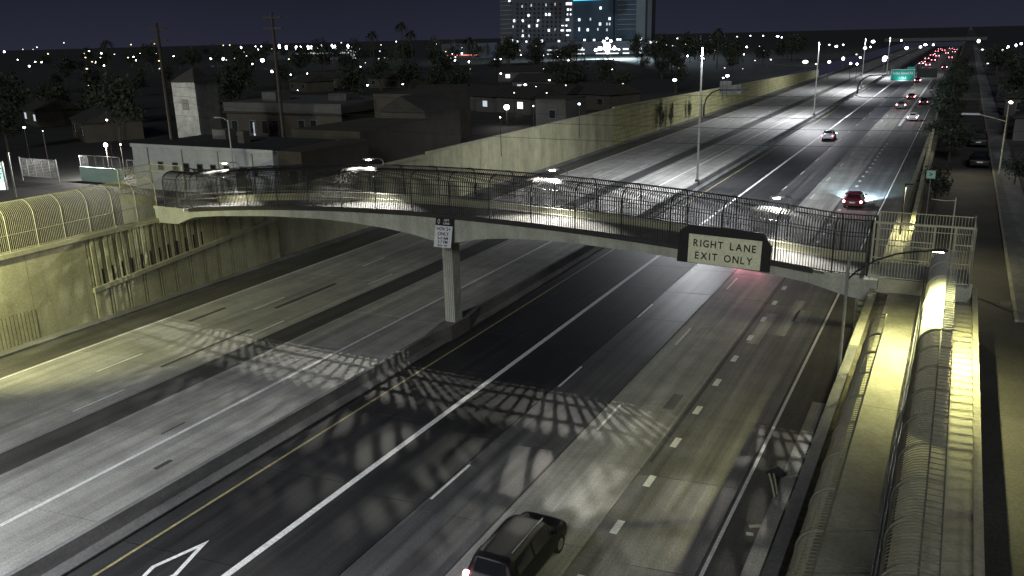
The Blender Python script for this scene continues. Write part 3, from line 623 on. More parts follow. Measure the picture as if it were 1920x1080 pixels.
# right street furniture
sp = empty('street_lamp', (0.35, 49.5, Z0), label='unlit slim street lamp behind the right landing', cat='street lamp')
MB().tube([(0, 0, 0), (0, 0, 4.75)], 0.05, 8, r2=0.035).build('pole', 'pale_steel', sp); MB().tube([(0, 0, 4.6), (-0.5, 0, 4.55), (-1.15, 0, 4.6)], 0.025, 6).build('arm', 'pale_steel', sp)
s2 = empty('street_lamp', (3.9, 90, Z0), label='street lamp with pale wide head reaching over the parked car', cat='street lamp')
MB().tube([(0, 0, 0), (0, 0, 6.6)], 0.07, 8, r2=0.05).build('pole', 'pale_steel', s2); MB().tube([(0, 0, 4.9), (-1.0, 0, 5.2), (-2.2, 0, 5.5)], 0.05, 6).build('arm', 'pale_steel', s2)
MB().box(-3.7, -2.2, -0.2, 0.2, 5.45, 5.62).build('lamp_head', 'sign_white', s2, bevel=0.03)
lamp('lamp_light', 'SPOT', (-2.9, 0, 5.4), 420, (1.0, 0.93, 0.66), s2, 0.1, 140, 0.9, aim=(-1.6, -3, 0))
ts = empty('street_sign', (-1.2, 62, Z0), label='small pale green sign on a post by the street wall', cat='sign')
MB().tube([(0, 0, 0), (0, 0, 4.3)], 0.035, 6).build('post', 'grey_steel', ts); MB().box(-0.27, 0.27, -0.04, -0.01, 3.75, 4.28).build('sign_face', 'sign_teal', ts)
text('>', 0.4, 'sign_black', 'lettering', ts, (0, -0.046, 4.0), (math.pi/2, 0, 0))
mh = MB()
for a, b, z in ((0.36, 0.48, 0.012), (0.0, 0.33, 0.008)):
    n = 20
    for i in range(n):
        t0, t1 = 2*math.pi*i/n, 2*math.pi*(i+1)/n
        if a: mh.poly([(a*math.cos(t0), a*math.sin(t0), z), (b*math.cos(t0), b*math.sin(t0), z), (b*math.cos(t1), b*math.sin(t1), z), (a*math.cos(t1), a*math.sin(t1), z)])
        else: mh.poly([(0, 0, z), (b*math.cos(t0), b*math.sin(t0), z), (b*math.cos(t1), b*math.sin(t1), z)])
mo = mh.build('manhole_cover', 'barrier', label='round manhole cover in the dark right-hand street', cat='manhole cover'); mo.location = (3.35, 46.9, Z0+0.006)

# ------------------------------------------------------------------ vehicles
GLASS = mat('dark car glass', (0.012, 0.013, 0.016), 0.12, 0.1, 2, spec=0.6)
TYRE = mat('tyre rubber', (0.015, 0.015, 0.015), 0.8, 0.2, 6)
RIM = mat('wheel rim', (0.35, 0.35, 0.36), 0.35, 0.1, 6, metal=0.7)
TAIL = glow('lit tail lamp', (1.0, 0.10, 0.16), 14); TAIL_HOT = glow('lit brake lamp', (1.0, 0.22, 0.28), 24)
HEADL = glow('lit headlamp', (0.9, 0.95, 1.0), 20); PLATE = mat('number plate', (0.6, 0.6, 0.65), 0.5, 0.1, 6)
def paint(n, c, r=0.3): return mat(n, c, r, 0.06, 1.0, metal=0.0, spec=0.28, fine=0.03)
PAINT = dict(black=paint('black car paint', (0.0045, 0.0045, 0.006), 0.45), silver=paint('silver car paint', (0.42, 0.41, 0.43)), red=paint('dark red car paint', (0.10, 0.012, 0.02)),
             grey=paint('grey car paint', (0.12, 0.12, 0.13)), white=paint('white car paint', (0.6, 0.6, 0.6)), blue=paint('dark blue car paint', (0.02, 0.03, 0.07)))
STY = {  # t along the car from the rear, roof height, belt height, half width at belt, half width at roof, underside
 'suv': dict(L=4.9, W=1.95, st=[(0, .86, .70, .84, .80, .48), (.012, 1.02, .82, .93, .84, .34), (.03, 1.10, 1.0, .96, .80, .30), (.07, 1.66, 1.06, .965, .70, .27), (.12, 1.75, 1.06, .97, .70, .25), (.4, 1.80, 1.05, .975, .71, .24), (.58, 1.77, 1.05, .975, .70, .24), (.66, 1.66, 1.04, .97, .68, .24), (.765, 1.14, 1.03, .965, .76, .24), (.80, 1.08, 1.0, .96, .78, .25), (.93, 1.0, .92, .93, .74, .28), (.975, .88, .78, .86, .68, .32), (1.0, .66, .6, .74, .6, .42)], win=(.10, .76)),
 'sedan': dict(L=4.7, W=1.84, st=[(0, .74, .62, .80, .74, .45), (.015, .93, .76, .88, .78, .32), (.10, 1.02, .92, .91, .70, .26), (.19, 1.06, .95, .915, .66, .24), (.33, 1.40, .95, .92, .60, .22), (.45, 1.45, .94, .92, .60, .22), (.56, 1.42, .94, .92, .60, .22), (.70, 1.0, .92, .915, .68, .23), (.75, .95, .88, .91, .72, .24), (.92, .84, .76, .88, .70, .26), (.98, .70, .62, .80, .64, .32), (1.0, .55, .5, .70, .55, .4)], win=(.20, .69)),
 'hatch': dict(L=4.2, W=1.78, st=[(0, .78, .64, .80, .74, .45), (.015, .96, .80, .87, .76, .32), (.05, 1.08, .96, .89, .68, .28), (.13, 1.42, .98, .89, .62, .25), (.25, 1.50, .97, .89, .62, .23), (.5, 1.50, .95, .89, .61, .22), (.58, 1.44, .94, .89, .60, .22), (.73, 1.02, .92, .885, .68, .23), (.78, .97, .89, .88, .70, .24), (.93, .86, .76, .85, .66, .27), (.98, .70, .62, .78, .6, .33), (1.0, .56, .5, .68, .55, .42)], win=(.09, .72)),
}
def sta(sty, t):
    s = STY[sty]['st']
    for a, b in zip(s, s[1:]):
        if a[0] <= t <= b[0]:
            q = (t-a[0])/(b[0]-a[0]); return [a[i]+(b[i]-a[i])*q for i in range(6)]
    return list(s[-1])
def car_body(sty):
    s = STY[sty]; L = s['L']; ts = sorted(set([a[0] for a in s['st']] + [i/40 for i in range(41)])); mb = MB()
    for t in ts:
        _, zr, zb, wb, wr, zu = sta(sty, t); y = (t-0.5)*L; zb = min(zb, zr-0.02)
        half = [(wb*.90, zu), (wb*.985, zu+(zb-zu)*.25), (wb, zu+(zb-zu)*.6), (wb*.965, zb), (wr+(wb*.965-wr)*.12, zb+(zr-zb)*.85), (wr*.82, zr-.0), (wr*.4, zr+0.012)]
        mb.v += [(-a, y, b) for a, b in half] + [(a, y, b) for a, b in half[::-1]]
    n = 14
    for i in range(len(ts)-1):
        for j in range(n-1): mb.f.append((i*n+j, i*n+j+1, (i+1)*n+j+1, (i+1)*n+j))
        mb.f.append((i*n+n-1, i*n, (i+1)*n, (i+1)*n+n-1))
    mb.f.append(tuple(range(n))[::-1]); mb.f.append(tuple((len(ts)-1)*n+j for j in range(n)))
    return mb
def pane(mb, pts, off=0.008):
    p = [Vector(q) for q in pts]; nn = (p[1]-p[0]).cross(p[-1]-p[0]).normalized(); mb.poly([q+nn*off for q in p])
def make_car(sty, label, cat='car', col='black', group=None, tail=TAIL, detail=True):
    s = STY[sty]; L = s['L']; root = empty('car', label=label, cat=cat, group=group)
    b = car_body(sty).build('body', PAINT[col], root, smooth=True)
    def side(t, q, sgn):          # point on the flank glass line: q 0 belt, 1 roof
        _, zr, zb, wb, wr, zu = sta(sty, t); x0, z0 = wb*.965, zb; x1, z1 = wr+(wb*.965-wr)*.12, zb+(zr-zb)*.85
        return Vector((sgn*(x0+(x1-x0)*q), (t-0.5)*L, z0+(z1-z0)*q))
    w0, w1 = s['win']; cutsw = [w0+(w1-w0)*k for k in (.10, .40, .43, .72)]
    for sgn in (-1, 1):
        for a, c in ((w0+.03, cutsw[1]), (cutsw[2], w1-.05)):
            k = 6
            mb = MB()
            for i in range(k):
                ta, tb = a+(c-a)*i/k, a+(c-a)*(i+1)/k
                q = [side(ta, .14, sgn), side(tb, .14, sgn), side(tb, .96, sgn), side(ta, .96, sgn)]
                pane(mb, q if sgn > 0 else q[::-1], 0.014)
            mb.build('side_window', GLASS, root)
        m = MB().box(sgn*.93-.09, sgn*.93+.09, (w1-.55)*L+.02, (w1-.55)*L+.16, s['st'][5][2]+.02, s['st'][5][2]+.18); m.build('wing_mirror', PAINT[col], root, bevel=0.03) if detail else None
    def roofline(t, x):
        _, zr, zb, wb, wr, zu = sta(sty, t); return Vector((x*wr*.78, (t-0.5)*L, zr+0.004))
    for nm, (a, c) in (('windscreen', ((.665, .76) if sty == 'suv' else (.575, .695) if sty == 'sedan' else (.595, .725))), ('rear_window', ((.034, .068) if sty == 'suv' else (.20, .325) if sty == 'sedan' else (.055, .125)))):
        mb = MB(); k = 6
        for i in range(k):
            for j in range(4):
                ta, tb = a+(c-a)*i/k, a+(c-a)*(i+1)/k; xa, xb = -1+j*.5, -.5+j*.5
                pane(mb, [roofline(ta, xa), roofline(ta, xb), roofline(tb, xb), roofline(tb, xa)], 0.02)
        mb.build(nm, GLASS, root)
    wr_ = .34 if sty != 'suv' else .38
    for sgn in (-1, 1):
        for t in (.185, .80):
            wh = MB().tube([(sgn*(s['W']/2-.24), (t-.5)*L, wr_), (sgn*(s['W']/2-.01), (t-.5)*L, wr_)], wr_, 18).build('wheel', TYRE, root)
            if detail: MB().tube([(sgn*(s['W']/2-.02), (t-.5)*L, wr_), (sgn*(s['W']/2+.004), (t-.5)*L, wr_)], wr_*.62, 14).build('rim', RIM, wh)
        zt = .98 if sty == 'suv' else .80; xw = .93 if sty == 'suv' else .86
        MB().box(sgn*xw-.16 if sgn > 0 else sgn*xw-.03, sgn*xw+.03 if sgn > 0 else sgn*xw+.16, -L/2-.02, -L/2+.16, zt-.13, zt+.14 if sty == 'suv' else zt+.08).build('tail_lamp', tail, root, bevel=0.03)
        MB().box(sgn*.72-.16, sgn*.72+.16, L/2-.14, L/2-.02, .62, .78).build('headlamp', HEADL, root, bevel=0.03)
    MB().box(-.26, .26, -L/2-.025, -L/2+.02, .62, .75).build('number_plate', PLATE, root)
    MB().box(-.85, .85, -L/2-.05, -L/2+.1, .36, .58).build('bumper', PAINT[col], root, bevel=0.03)
    if sty == 'suv':
        for sgn in (-1, 1): MB().tube([(sgn*.58, -1.7, 1.84), (sgn*.60, 0, 1.88), (sgn*.58, .75, 1.83)], .022, 6).build('roof_rail', 'grey_steel', root)
    return root
def put(c, x, y, z=0.004, rz=0.0): c.location = (x, y, z); c.rotation_euler = (0, 0, rz); return c
def heads(c, power, col=(0.85, 0.93, 1.0), L=4.6, spread=50, reach=13):
    for s in (-1, 1): lamp('headlight_beam', 'SPOT', (s*.68, L/2+.05, .68), power, col, c, 0.08, spread, 1.0, aim=(s*.68+.25, L/2+reach, 0.0))
suv = put(make_car('suv', 'black sport utility vehicle with a lit red tail lamp at the bottom edge', col='black', tail=TAIL_HOT), -11.6, 22.05); suv.scale = (.93, .93, .90); heads(suv, HEAD_W, (1.0, 0.97, 0.90), 4.9)
hat = put(make_car('hatch', 'dark red hatchback with both tail lamps lit just beyond the footbridge', col='red', tail=TAIL_HOT), -8.5, 91.5); heads(hat, HEAD_W*48, (0.60, 0.84, 1.0), 4.2, 75, 9)
sil = put(make_car('sedan', 'silver sedan driving across the wide carpool line', col='silver'), -18.6, 148.5)
hid = put(make_car('sedan', 'grey sedan half hidden behind the right lane sign, red glow behind it', col='grey', tail=TAIL_HOT), -13.2, 67.0); heads(hid, HEAD_W*3, (0.95, 0.97, 1.0), 4.7)
for s in (-1, 1): lamp('tail_glow', 'SPOT', (s*.7, -2.4, .8), TAIL_W, (1.0, 0.30, 0.40), hid, 0.06, 120, 0.8, aim=(s*.7, -7, 0))
for ch in suv.children:
    if ch.name.startswith('headlamp'): ch.data.materials[0] = PLATE
for s in (-1, 1): lamp('tail_glow', 'SPOT', (s*.8, -2.5, .95), TAIL_W*0.25, (1.0, 0.12, 0.2), suv, 0.06, 120, 0.8, aim=(s*.8, -7, 0))
base = {k: make_car(k, 'x', col='grey', detail=False) for k in ('sedan', 'hatch', 'suv')}
used = set()
def traffic(sty, col, x, y, label, group=None, z=0.004, rz=0.0, lit=TAIL_HOT):
    c = base[sty] if sty not in used else copy_tree(base[sty]); used.add(sty)
    for ch in c.children:
        if ch.name.startswith(('body', 'bumper', 'wing')): ch.material_slots[0].link = 'OBJECT'; ch.material_slots[0].material = PAINT[col]
        if ch.name.startswith('tail_lamp'): ch.material_slots[0].link = 'OBJECT'; ch.material_slots[0].material = lit
        if ch.name.startswith('headlamp') and lit is not TAIL_HOT: ch.material_slots[0].link = 'OBJECT'; ch.material_slots[0].material = PLATE
    c['label'] = label
    if group: c['group'] = group
    return put(c, x, y, z, rz)
traffic('sedan', 'white', -7.9, 183, 'nearest car of the far cluster by the gore, tail lamps lit', 'cars braking by the gore')
traffic('suv', 'grey', -11.6, 210, 'grey utility vehicle left of the gore line, tail lamps lit', 'cars braking by the gore')
traffic('hatch', 'black', -7.6, 222, 'dark hatchback right of the gore line, tail lamps lit', 'cars braking by the gore')
traffic('sedan', 'red', -11.1, 238, 'red sedan farther up the lane left of the gore line', 'cars braking by the gore')
traffic('sedan', 'red', -13.2, 312, 'red car passing under the green overhead sign', 'cars braking by the gore')
rq = random.Random(11)
for i in range(17):
    traffic(rq.choice(['sedan', 'hatch', 'suv']), rq.choice(['grey', 'white', 'black', 'red']), rq.choice([-18.6, -14.9, -11.3, -7.7]), 410+i*22+rq.random()*5, 'tiny car with red tail lamps in the distant traffic queue', 'queue of distant cars')
OFF = mat('unlit tail lamp', (0.08, 0.01, 0.01), 0.3, 0.1, 3)
traffic('sedan', 'black', 2.3, 95.5, 'dark sedan parked in the street under the wide lamp head', None, Z0+0.007, 0, OFF)
traffic('suv', 'black', 2.3, 112, 'dark utility vehicle parked behind the dark sedan in the street', None, Z0+0.007, 0, OFF)
for q in (-7.5, -10.5): pass

# ------------------------------------------------------------------ trees
LEAF = [mat('dark foliage %d' % i, c, 0.7, 0.5, 0.8, fine=0.4) for i, c in enumerate(((0.026, 0.034, 0.020), (0.031, 0.036, 0.022), (0.022, 0.030, 0.020)))]
BARK = mat('bark', (0.06, 0.048, 0.036), 0.9, 0.4, 3)
def crown_mesh(seed, rx, rz, n, clump=16, kind='round'):
    r = random.Random(seed); mb = MB(); cs = []
    for i in range(clump):
        while True:
            p = Vector((r.uniform(-1, 1), r.uniform(-1, 1), r.uniform(-1, 1)))
            if 0.25 < p.length < 1: break
        cs.append((Vector((p.x*rx*.8, p.y*rx*.8, p.z*rz*.8)), r.uniform(.28, .5)*rx))
    for i in range(n):
        c, q = r.choice(cs); d = Vector((r.gauss(0, 1), r.gauss(0, 1), r.gauss(0, .8))).normalized()*q*r.uniform(.55, 1.05); p = c+d
        s = rx*r.uniform(.05, .11); a = Vector((r.gauss(0, 1), r.gauss(0, 1), r.gauss(0, 1))).normalized(); b = a.orthogonal().normalized()*s; e = a.cross(b).normalized()*s*r.uniform(.5, .9)
        mb.poly([p-b, p+e*.6, p+b, p-e])
    return mb.mesh('crown', LEAF[seed % 3])
def trunk_mesh(h, rad, seed):
    r = random.Random(seed); mb = MB(); pts = [(0, 0, -.3), (.05, 0, h*.5), (r.uniform(-.2, .2), r.uniform(-.2, .2), h)]
    mb.tube(pts, rad, 7, r2=rad*.55)
    for i in range(4):
        a = 2*math.pi*(i+r.random()*.5)/4; mb.tube([pts[2], (math.cos(a)*h*.35, math.sin(a)*h*.35, h*1.25), (math.cos(a)*h*.7, math.sin(a)*h*.7, h*1.5)], rad*.45, 5, r2=rad*.15)
    return mb.mesh('trunk', BARK)
CROWNS = [crown_mesh(i, 3.2, 2.7, 900, 15+i) for i in range(5)]; TR = [trunk_mesh(2.6, .22, i) for i in range(3)]
def tree(x, y, s, z, label, group, sz=1.0):
    t = empty('tree', (x, y, z), rz=random.random()*6.28, label=label, cat='tree', group=group)
    inst(random.choice(TR), 'trunk', t, sc=(s, s, s)); inst(random.choice(CROWNS), 'crown', t, (0, 0, 4.6*s*sz), sc=(s, s, s*sz)); return t
rt = random.Random(21)
taken = [(-62, 59, 12), (-79, 72, 5), (-80, 91, 12), (-58, 85, 8), (-84, 55, 7), (-62, 130, 10), (-95, 68, 8)]
cnt = 0
while cnt < 130:
    px_ = rt.uniform(-40, 1500); py_ = rt.choice([rt.uniform(112, 135), rt.uniform(125, 175), rt.uniform(165, 235), rt.uniform(220, 300) if px_ < 320 else rt.uniform(108, 120)])
    p = at(px_, py_, Z0)
    if p.x > -56 or (p.y < 75 and p.x > -88) or any(math.hypot(p.x-a, p.y-b) < c for a, b, c in taken): continue
    if (880 < px_ < 1010 and 170 < py_ < 235) or (abs(px_-1138) < 45 and py_ < 150): continue
    d = math.hypot(p.x, p.y); s = rt.uniform(.75, 1.25)*(1.0 if d < 350 else 1.4)
    tree(p.x, p.y, s, Z0, 'dark leafy tree among the houses left of the freeway' if d < 260 else 'dark distant tree on the city plain left of the freeway', 'trees among the houses' if d < 260 else 'distant trees', rt.uniform(.85, 1.25)); cnt += 1
for i in range(34):
    y = 100+i*6.2+rt.uniform(-2, 2); tree(rt.uniform(-2.2, -0.2), y, rt.uniform(.42, .75), Z0, 'dark bushy tree in the row between freeway and street', 'row of trees by the street', rt.uniform(.8, 1.15))
for i in range(16):
    y = 120+i*16+rt.uniform(-4, 4); tree(rt.uniform(7, 12), y, rt.uniform(.6, 1.1), Z0, 'dark tree in the yards right of the street', 'trees right of the street')
tree(-0.9, 72, .45, Z0, 'small dark shrub by the street wall near the pale green sign', None); tree(4.9, 84, .4, Z0, 'small dark tree beside the wide lamp head on the right', None)
for i, (x, y, s) in enumerate(((-48.6, 152, .35), (-48.5, 158, .28), (-48.7, 171, .25))):
    t = empty('climbing_plant', (x, y, 0), label='dark climbing plant on the far noise wall', cat='plant', group='climbing plants on the noise wall')
    inst(CROWNS[i], 'foliage', t, (0, 0, 3.0), sc=(s*.6, s*1.2, s*3.0)); inst(TR[0], 'stem', t, sc=(.25, .25, .8))
# palms against the horizon
FR = mat('palm frond', (0.03, 0.04, 0.025), 0.7, 0.3, 2)
pm = MB(); r = random.Random(4)
for i in range(26):
    a = r.random()*6.28; el = r.uniform(-.6, 1.0); p = [Vector((0, 0, 0))]
    for k in range(1, 5): p.append(Vector((math.cos(a)*k*.55*math.cos(el), math.sin(a)*k*.55*math.cos(el), math.sin(el)*k*.55-.09*k*k)))
    sdv = Vector((-math.sin(a), math.cos(a), 0))
    for u, v, wq in zip(p, p[1:], (.12, .3, .26, .12)): pm.poly([u-sdv*wq, u+sdv*wq, v+sdv*wq*.8, v-sdv*wq*.8])
PALM = pm.mesh('crown', FR)
for px_, py_, h in ((700, 100, 16), (755, 98, 19), (772, 99, 16), (205, 118, 15), (880, 98, 13), (1345, 100, 14), (610, 135, 12)):
    p = at(px_, py_, Z0); k = min(1.0, 330/math.hypot(p.x, p.y)); p = Vector((p.x*k, p.y*k, Z0))
    t = empty('palm_tree', p, label='thin dark palm standing above the distant tree line', cat='palm', group='distant palms'); MB().tube([(0, 0, 0), (.2, 0, h*.5), (0, 0, h)], .22, 6, r2=.14).build('trunk', BARK, t); inst(PALM, 'crown', t, (0, 0, h), sc=(1.3, 1.3, 1.3))

# ------------------------------------------------------------------ buildings left of the freeway
def aty(x, y, yy):
    d = CR*((x-960)/F_PX) - CU*((y-540)/F_PX) + _f
    return CAM + d*(yy/d.y)
ROOF = mat('flat dark roof', (0.035, 0.035, 0.035), 0.9, 0.3, 0.5); WHITE_B = mat('white painted block', (0.46, 0.48, 0.52), 0.8, 0.2, 0.6, 0.2, 8)
BROWN_B = mat('brown stucco', (0.062, 0.056, 0.046), 0.9, 0.2, 0.6, 0.2, 8); GREY_B = mat('grey stucco', (0.088, 0.088, 0.088), 0.9, 0.2, 0.6, 0.2, 8)
TILE = mat('house roof shingle', (0.035, 0.034, 0.032), 0.9, 0.3, 1.5); WGL = mat('dark window glass', (0.02, 0.022, 0.028), 0.25, 0.2, 1)
WARM = glow('lit window', (1.0, 0.95, 0.82), 3.0); COOL = glow('lit cool window', (0.85, 0.92, 1.0), 1.7); DIMW = glow('dim lit window', (0.75, 0.85, 0.95), 0.55)
def window(root, x, y, z, wd, h, m=None, frame='grey_steel'):
    wi = MB().box(x-wd/2-.07, x+wd/2+.07, y-.05, y+.02, z-.07, z+h+.07).build('window', frame, root)
    MB().box(x-wd/2, x+wd/2, y-.075, y-.052, z, z+h).build('pane', m or WGL, wi)
    return wi
wb = empty('low_building', (0, 0, 0), label='white flat-roofed low building with a row of small windows', cat='building')
MB().box(-71, -53, 56, 65.5, Z0, 8.2).build('wall', WHITE_B, wb); MB().box(-70.7, -53.3, 56.3, 65.2, 8.2, 8.26).build('roof', ROOF, wb); MB().box(-71.1, -52.9, 55.9, 56.05, 8.05, 8.38).build('parapet', WHITE_B, wb)
for q in (301, 328, 349, 374, 399, 424, 451, 477): p = aty(q, 303, 56); window(wb, p.x, 56.0, 6.0, .62, .72)
for x in (-68.8, -64.2, -59.6, -55.4): MB().tube([(x, 55.9, Z0), (x, 55.9, 8.0)], .06, 6).build('downpipe', 'grey_steel', wb)
MB().box(-57.6, -56.5, 55.93, 56.0, Z0, 6.2).build('door', BROWN_B, wb)
MB().box(-61, -60.2, 60, 60.8, 8.26, 9.4).build('roof_vent', GREY_B, wb); MB().box(-66.4, -64.6, 62, 63.4, 8.26, 9.2).build('roof_cooler', GREY_B, wb)
tw = empty('tower', (-79, 72, Z0), rz=0.05, label='square pale tower with pyramid cap behind the white low building', cat='tower')
MB().box(-1.75, 1.75, -1.75, 1.75, 0, 9.3).build('shaft', mat('painted tower block', (0.17, 0.178, 0.165), 0.9, 0.3, 1.6, 0.4, 7), tw)
tr = MB(); tr.v = [(-1.9, -1.9, 9.3), (1.9, -1.9, 9.3), (1.9, 1.9, 9.3), (-1.9, 1.9, 9.3), (0, 0, 10.9)]; tr.f = [(3, 2, 1, 0), (0, 1, 4), (1, 2, 4), (2, 3, 4), (3, 0, 4)]; tr.build('cap', TILE, tw)
MB().box(-.5, .5, -1.79, -1.74, 6.2, 7.4).build('louvre', GREY_B, tw)
lb = empty('long_building', label='long dark two-storey building with pale parapet band and tall windows', cat='building')
MB().box(-90, -70, 87, 101, Z0, 8.5).build('wall', BROWN_B, lb); MB().box(-90.2, -69.8, 86.8, 101.2, 8.5, 9.7).build('parapet', GREY_B, lb); MB().box(-90.3, -69.7, 86.6, 87, 8.30, 8.48).build('ledge', ROOF, lb)
for q in (441, 475, 497, 517, 566, 589): p = aty(q, 238, 87); window(lb, p.x, 87, p.z-.9, 1.0, 1.75, WARM if q == 475 and False else None)
p = aty(477, 240, 87); window(lb, p.x, 87, p.z-1.0, .28, 1.8, DIMW)
MB().box(-86, -83.5, 90, 93, 9.7, 10.9).build('roof_cooler', GREY_B, lb); MB().box(-76, -73, 92, 95, 9.7, 10.6).build('roof_cooler', GREY_B, lb)
for i, (x0, x1, y0, y1, h, lab) in enumerate(((-52.95, -50.3, 56.6, 66.2, 4.0, 'dark brown lean-to against the end of the white low building'), (-60.5, -51.8, 67, 80, 4.6, 'dark brown flat-roofed block right of the white low building'), (-68.5, -60.8, 92, 104, 6.4, 'brown block right of the long building'), (-63, -56.6, 86, 94, 5.0, 'small brown house with pitched roof by the lit screen'), (-57.5, -52.5, 118, 126, 4.0, 'pale block wall enclosure behind the noise wall'))):
    t = empty('block_building', (0, 0, Z0), label=lab, cat='building'); MB().box(x0, x1, y0, y1, 0, h).build('wall', BROWN_B if i < 4 else GREY_B, t)
    if i == 3:
        mb = MB(); xm = (x0+x1)/2; mb.prism([(x0-.4, y0-.4, h), (x1+.4, y0-.4, h), (xm, y0-.4, h+1.9)], (0, y1-y0+.8, 0)); mb.build('roof', TILE, t); window(t, x0+1.8, y0, 1.0, .3, .9, WARM)
    else: MB().box(x0-.03, x1+.03, y0-.03, y1+.1, h, h+.25).build('parapet', BROWN_B, t); window(t, (x0+x1)/2+.3, y0, 1.4, 1.0, 1.2)
p0 = aty(715, 232, 112); p1 = aty(736, 196, 112)
bb = empty('lit_screen', (p0.x, 112, Z0), label='bright bluish lit screen panel standing above the dark roofs', cat='screen'); hz = p1.z-p0.z; wd = p1.x-p0.x
MB().box(-.1, wd+.1, 0, .25, p0.z-Z0-.1, p1.z-Z0+.1).build('frame', 'sign_black', bb); MB().box(wd/2-.12, wd/2+.12, .05, .2, -.1, p0.z-Z0).build('post', 'sign_black', bb)
mb = MB(); mb.poly([(0, -.02, p1.z-Z0-hz*.75), (wd, -.02, p1.z-Z0-hz*.55), (wd, -.02, p1.z-Z0), (0, -.02, p1.z-Z0)]).build('screen_face', glow('blue lit screen', (0.55, 0.78, 0.9), 1.0), bb)
mb = MB(); mb.poly([(0, -.02, p0.z-Z0), (wd*.3, -.02, p0.z-Z0), (wd*.3, -.02, p1.z-Z0-hz*.72), (0, -.02, p1.z-Z0-hz*.76)]).build('screen_face', glow('pale lit screen', (0.75, 0.72, 0.75), 0.7), bb)
p = aty(427, 225, 54)
lp = empty('lamp_post', (p.x, 54, Z0), label='thin pale unlit lamp post in front of the white low building', cat='lamp post')
MB().tube([(0, 0, 0), (0, 0, p.z-Z0)], .075, 8, r2=.05).build('pole', 'mast_steel', lp); MB().tube([(0, 0, p.z-Z0-.1), (-.5, 0, p.z-Z0+.15), (-1.1, 0, p.z-Z0+.2)], .03, 6).build('arm', 'mast_steel', lp); MB().box(-1.5, -1.05, -.1, .1, p.z-Z0+.14, p.z-Z0+.24).build('lamp_head', 'mast_steel', lp)
# houses
def house(px_, py_, wd, dp, label, wall, lit=None, rz=None):
    p = at(px_, py_, Z0); t = empty('house', p, rz=rt.uniform(-.5, .2) if rz is None else rz, label=label, cat='house', group=None)
    MB().box(-wd/2, wd/2, 0, dp, 0, 2.8).build('wall', wall, t); mb = MB(); mb.prism([(-wd/2-.4, -.4, 2.8), (-wd/2-.4, dp+.4, 2.8), (-wd/2-.4, dp/2, 4.6)], (wd+.8, 0, 0)); mb.build('roof', TILE, t)
    MB().box(-.45, .45, -.06, .02, 0, 2.1).build('door', BROWN_B, t)
    for x in (-wd*.32, wd*.3): window(t, x, 0, 1.0, 1.4, 1.1, lit)
    return t
hs_l = [(950, 212, 13, 8, 'white house with a brightly lit porch beyond the noise wall', GREY_B, WARM), (890, 208, 12, 8, 'pale house left of the brightly lit porch', GREY_B, DIMW), (1010, 205, 12, 8, 'house with pale eaves right of the brightly lit porch', BROWN_B, None), (820, 205, 10, 8, 'house with lit carport near the lit screen', GREY_B, WARM),
        (150, 262, 12, 8, 'dark house behind the white floodlight on the far left', BROWN_B, None), (60, 235, 12, 8, 'dark low house at the far left under the trees', BROWN_B, DIMW), (985, 152, 18, 9, 'long low house with a white lit front', GREY_B, COOL), (1100, 205, 12, 8, 'house with a lit lamp close behind the noise wall', BROWN_B, None),
        (720, 165, 13, 8, 'dark house below the pair of small lamps', BROWN_B, None), (600, 165, 14, 8, 'pale gabled house behind the long building', BROWN_B, None), (560, 172, 12, 8, 'second pale gabled house behind the long building', BROWN_B, None), (1000, 175, 12, 8, 'house with a dim window behind the lit porch', GREY_B, DIMW)]
for a in hs_l: house(*a)
for i, (y, lab) in enumerate(((118, 'house with pale gable front on the right of the street'), (150, 'house with a porch lamp farther along the right of the street'), (190, 'farthest small house on the right of the street'))):
    t = empty('house', (9.5, y, Z0), rz=-.1, label=lab, cat='house'); MB().box(-3.5, 6, 0, 9, 0, 2.7).build('wall', GREY_B, t); mb = MB(); mb.prism([(-3.9, -.4, 2.7), (6.4, -.4, 2.7), (1.2, -.4, 4.6)], (0, 9.8, 0)); mb.build('roof', TILE, t); window(t, -1.2, 0, 1.0, 1.5, 1.1); MB().box(1.5, 2.5, -.05, .02, 0, 2.1).build('door', BROWN_B, t)
# left plot: fence, gate, teal wall, lit sign
gt = empty('wire_gate', (-84.5, 55.0, Z0), label='grey mesh gate panel standing in the lot behind the left fence', cat='gate')
for x in (-3, 3): MB().tube([(x, 0, -.2), (x, 0, 2.5)], .06, 6).build('post', 'grey_steel', gt)
for z in (.5, 2.4): MB().tube([(-3, 0, z), (3, 0, z)], .04, 6).build('rail', 'grey_steel', gt)
for x in (-1.8, -.6, .6, 1.8): MB().tube([(x, 0, .5), (x, 0, 2.4)], .03, 6).build('stile', 'grey_steel', gt)
mb = MB()
for k in range(40): mb.tube([(-3+6*k/40, .01, .5), (-3+6*k/40, .01, 2.4)], .012, 4, cap=False)
for k in range(12): mb.tube([(-3, .01, .5+1.9*k/12), (3, .01, .5+1.9*k/12)], .012, 4, cap=False)
mb.build('mesh_infill', 'grey_steel', gt, kind='stuff')
tw_ = empty('yard_wall', (-77.6, 57, Z0), label='pale teal yard wall with a mesh fence on top', cat='wall'); MB().box(-3.2, 3.2, 0, .2, 0, 1.5).build('wall', mat('teal painted wall', (0.30, 0.42, 0.40), 0.8, 0.15, 0.7), tw_)
for k in range(6): MB().tube([(-3.1+k*1.24, .1, 1.5), (-3.1+k*1.24, .1, 2.7)], .035, 6).build('post', 'grey_steel', tw_)
MB().tube([(-3.1, .1, 2.7), (3.1, .1, 2.7)], .03, 6).build('rail', 'grey_steel', tw_)
mb = MB()
for k in range(40): mb.tube([(-3.1+6.2*k/40, .1, 1.5), (-3.1+6.2*k/40, .1, 2.7)], .01, 4, cap=False)
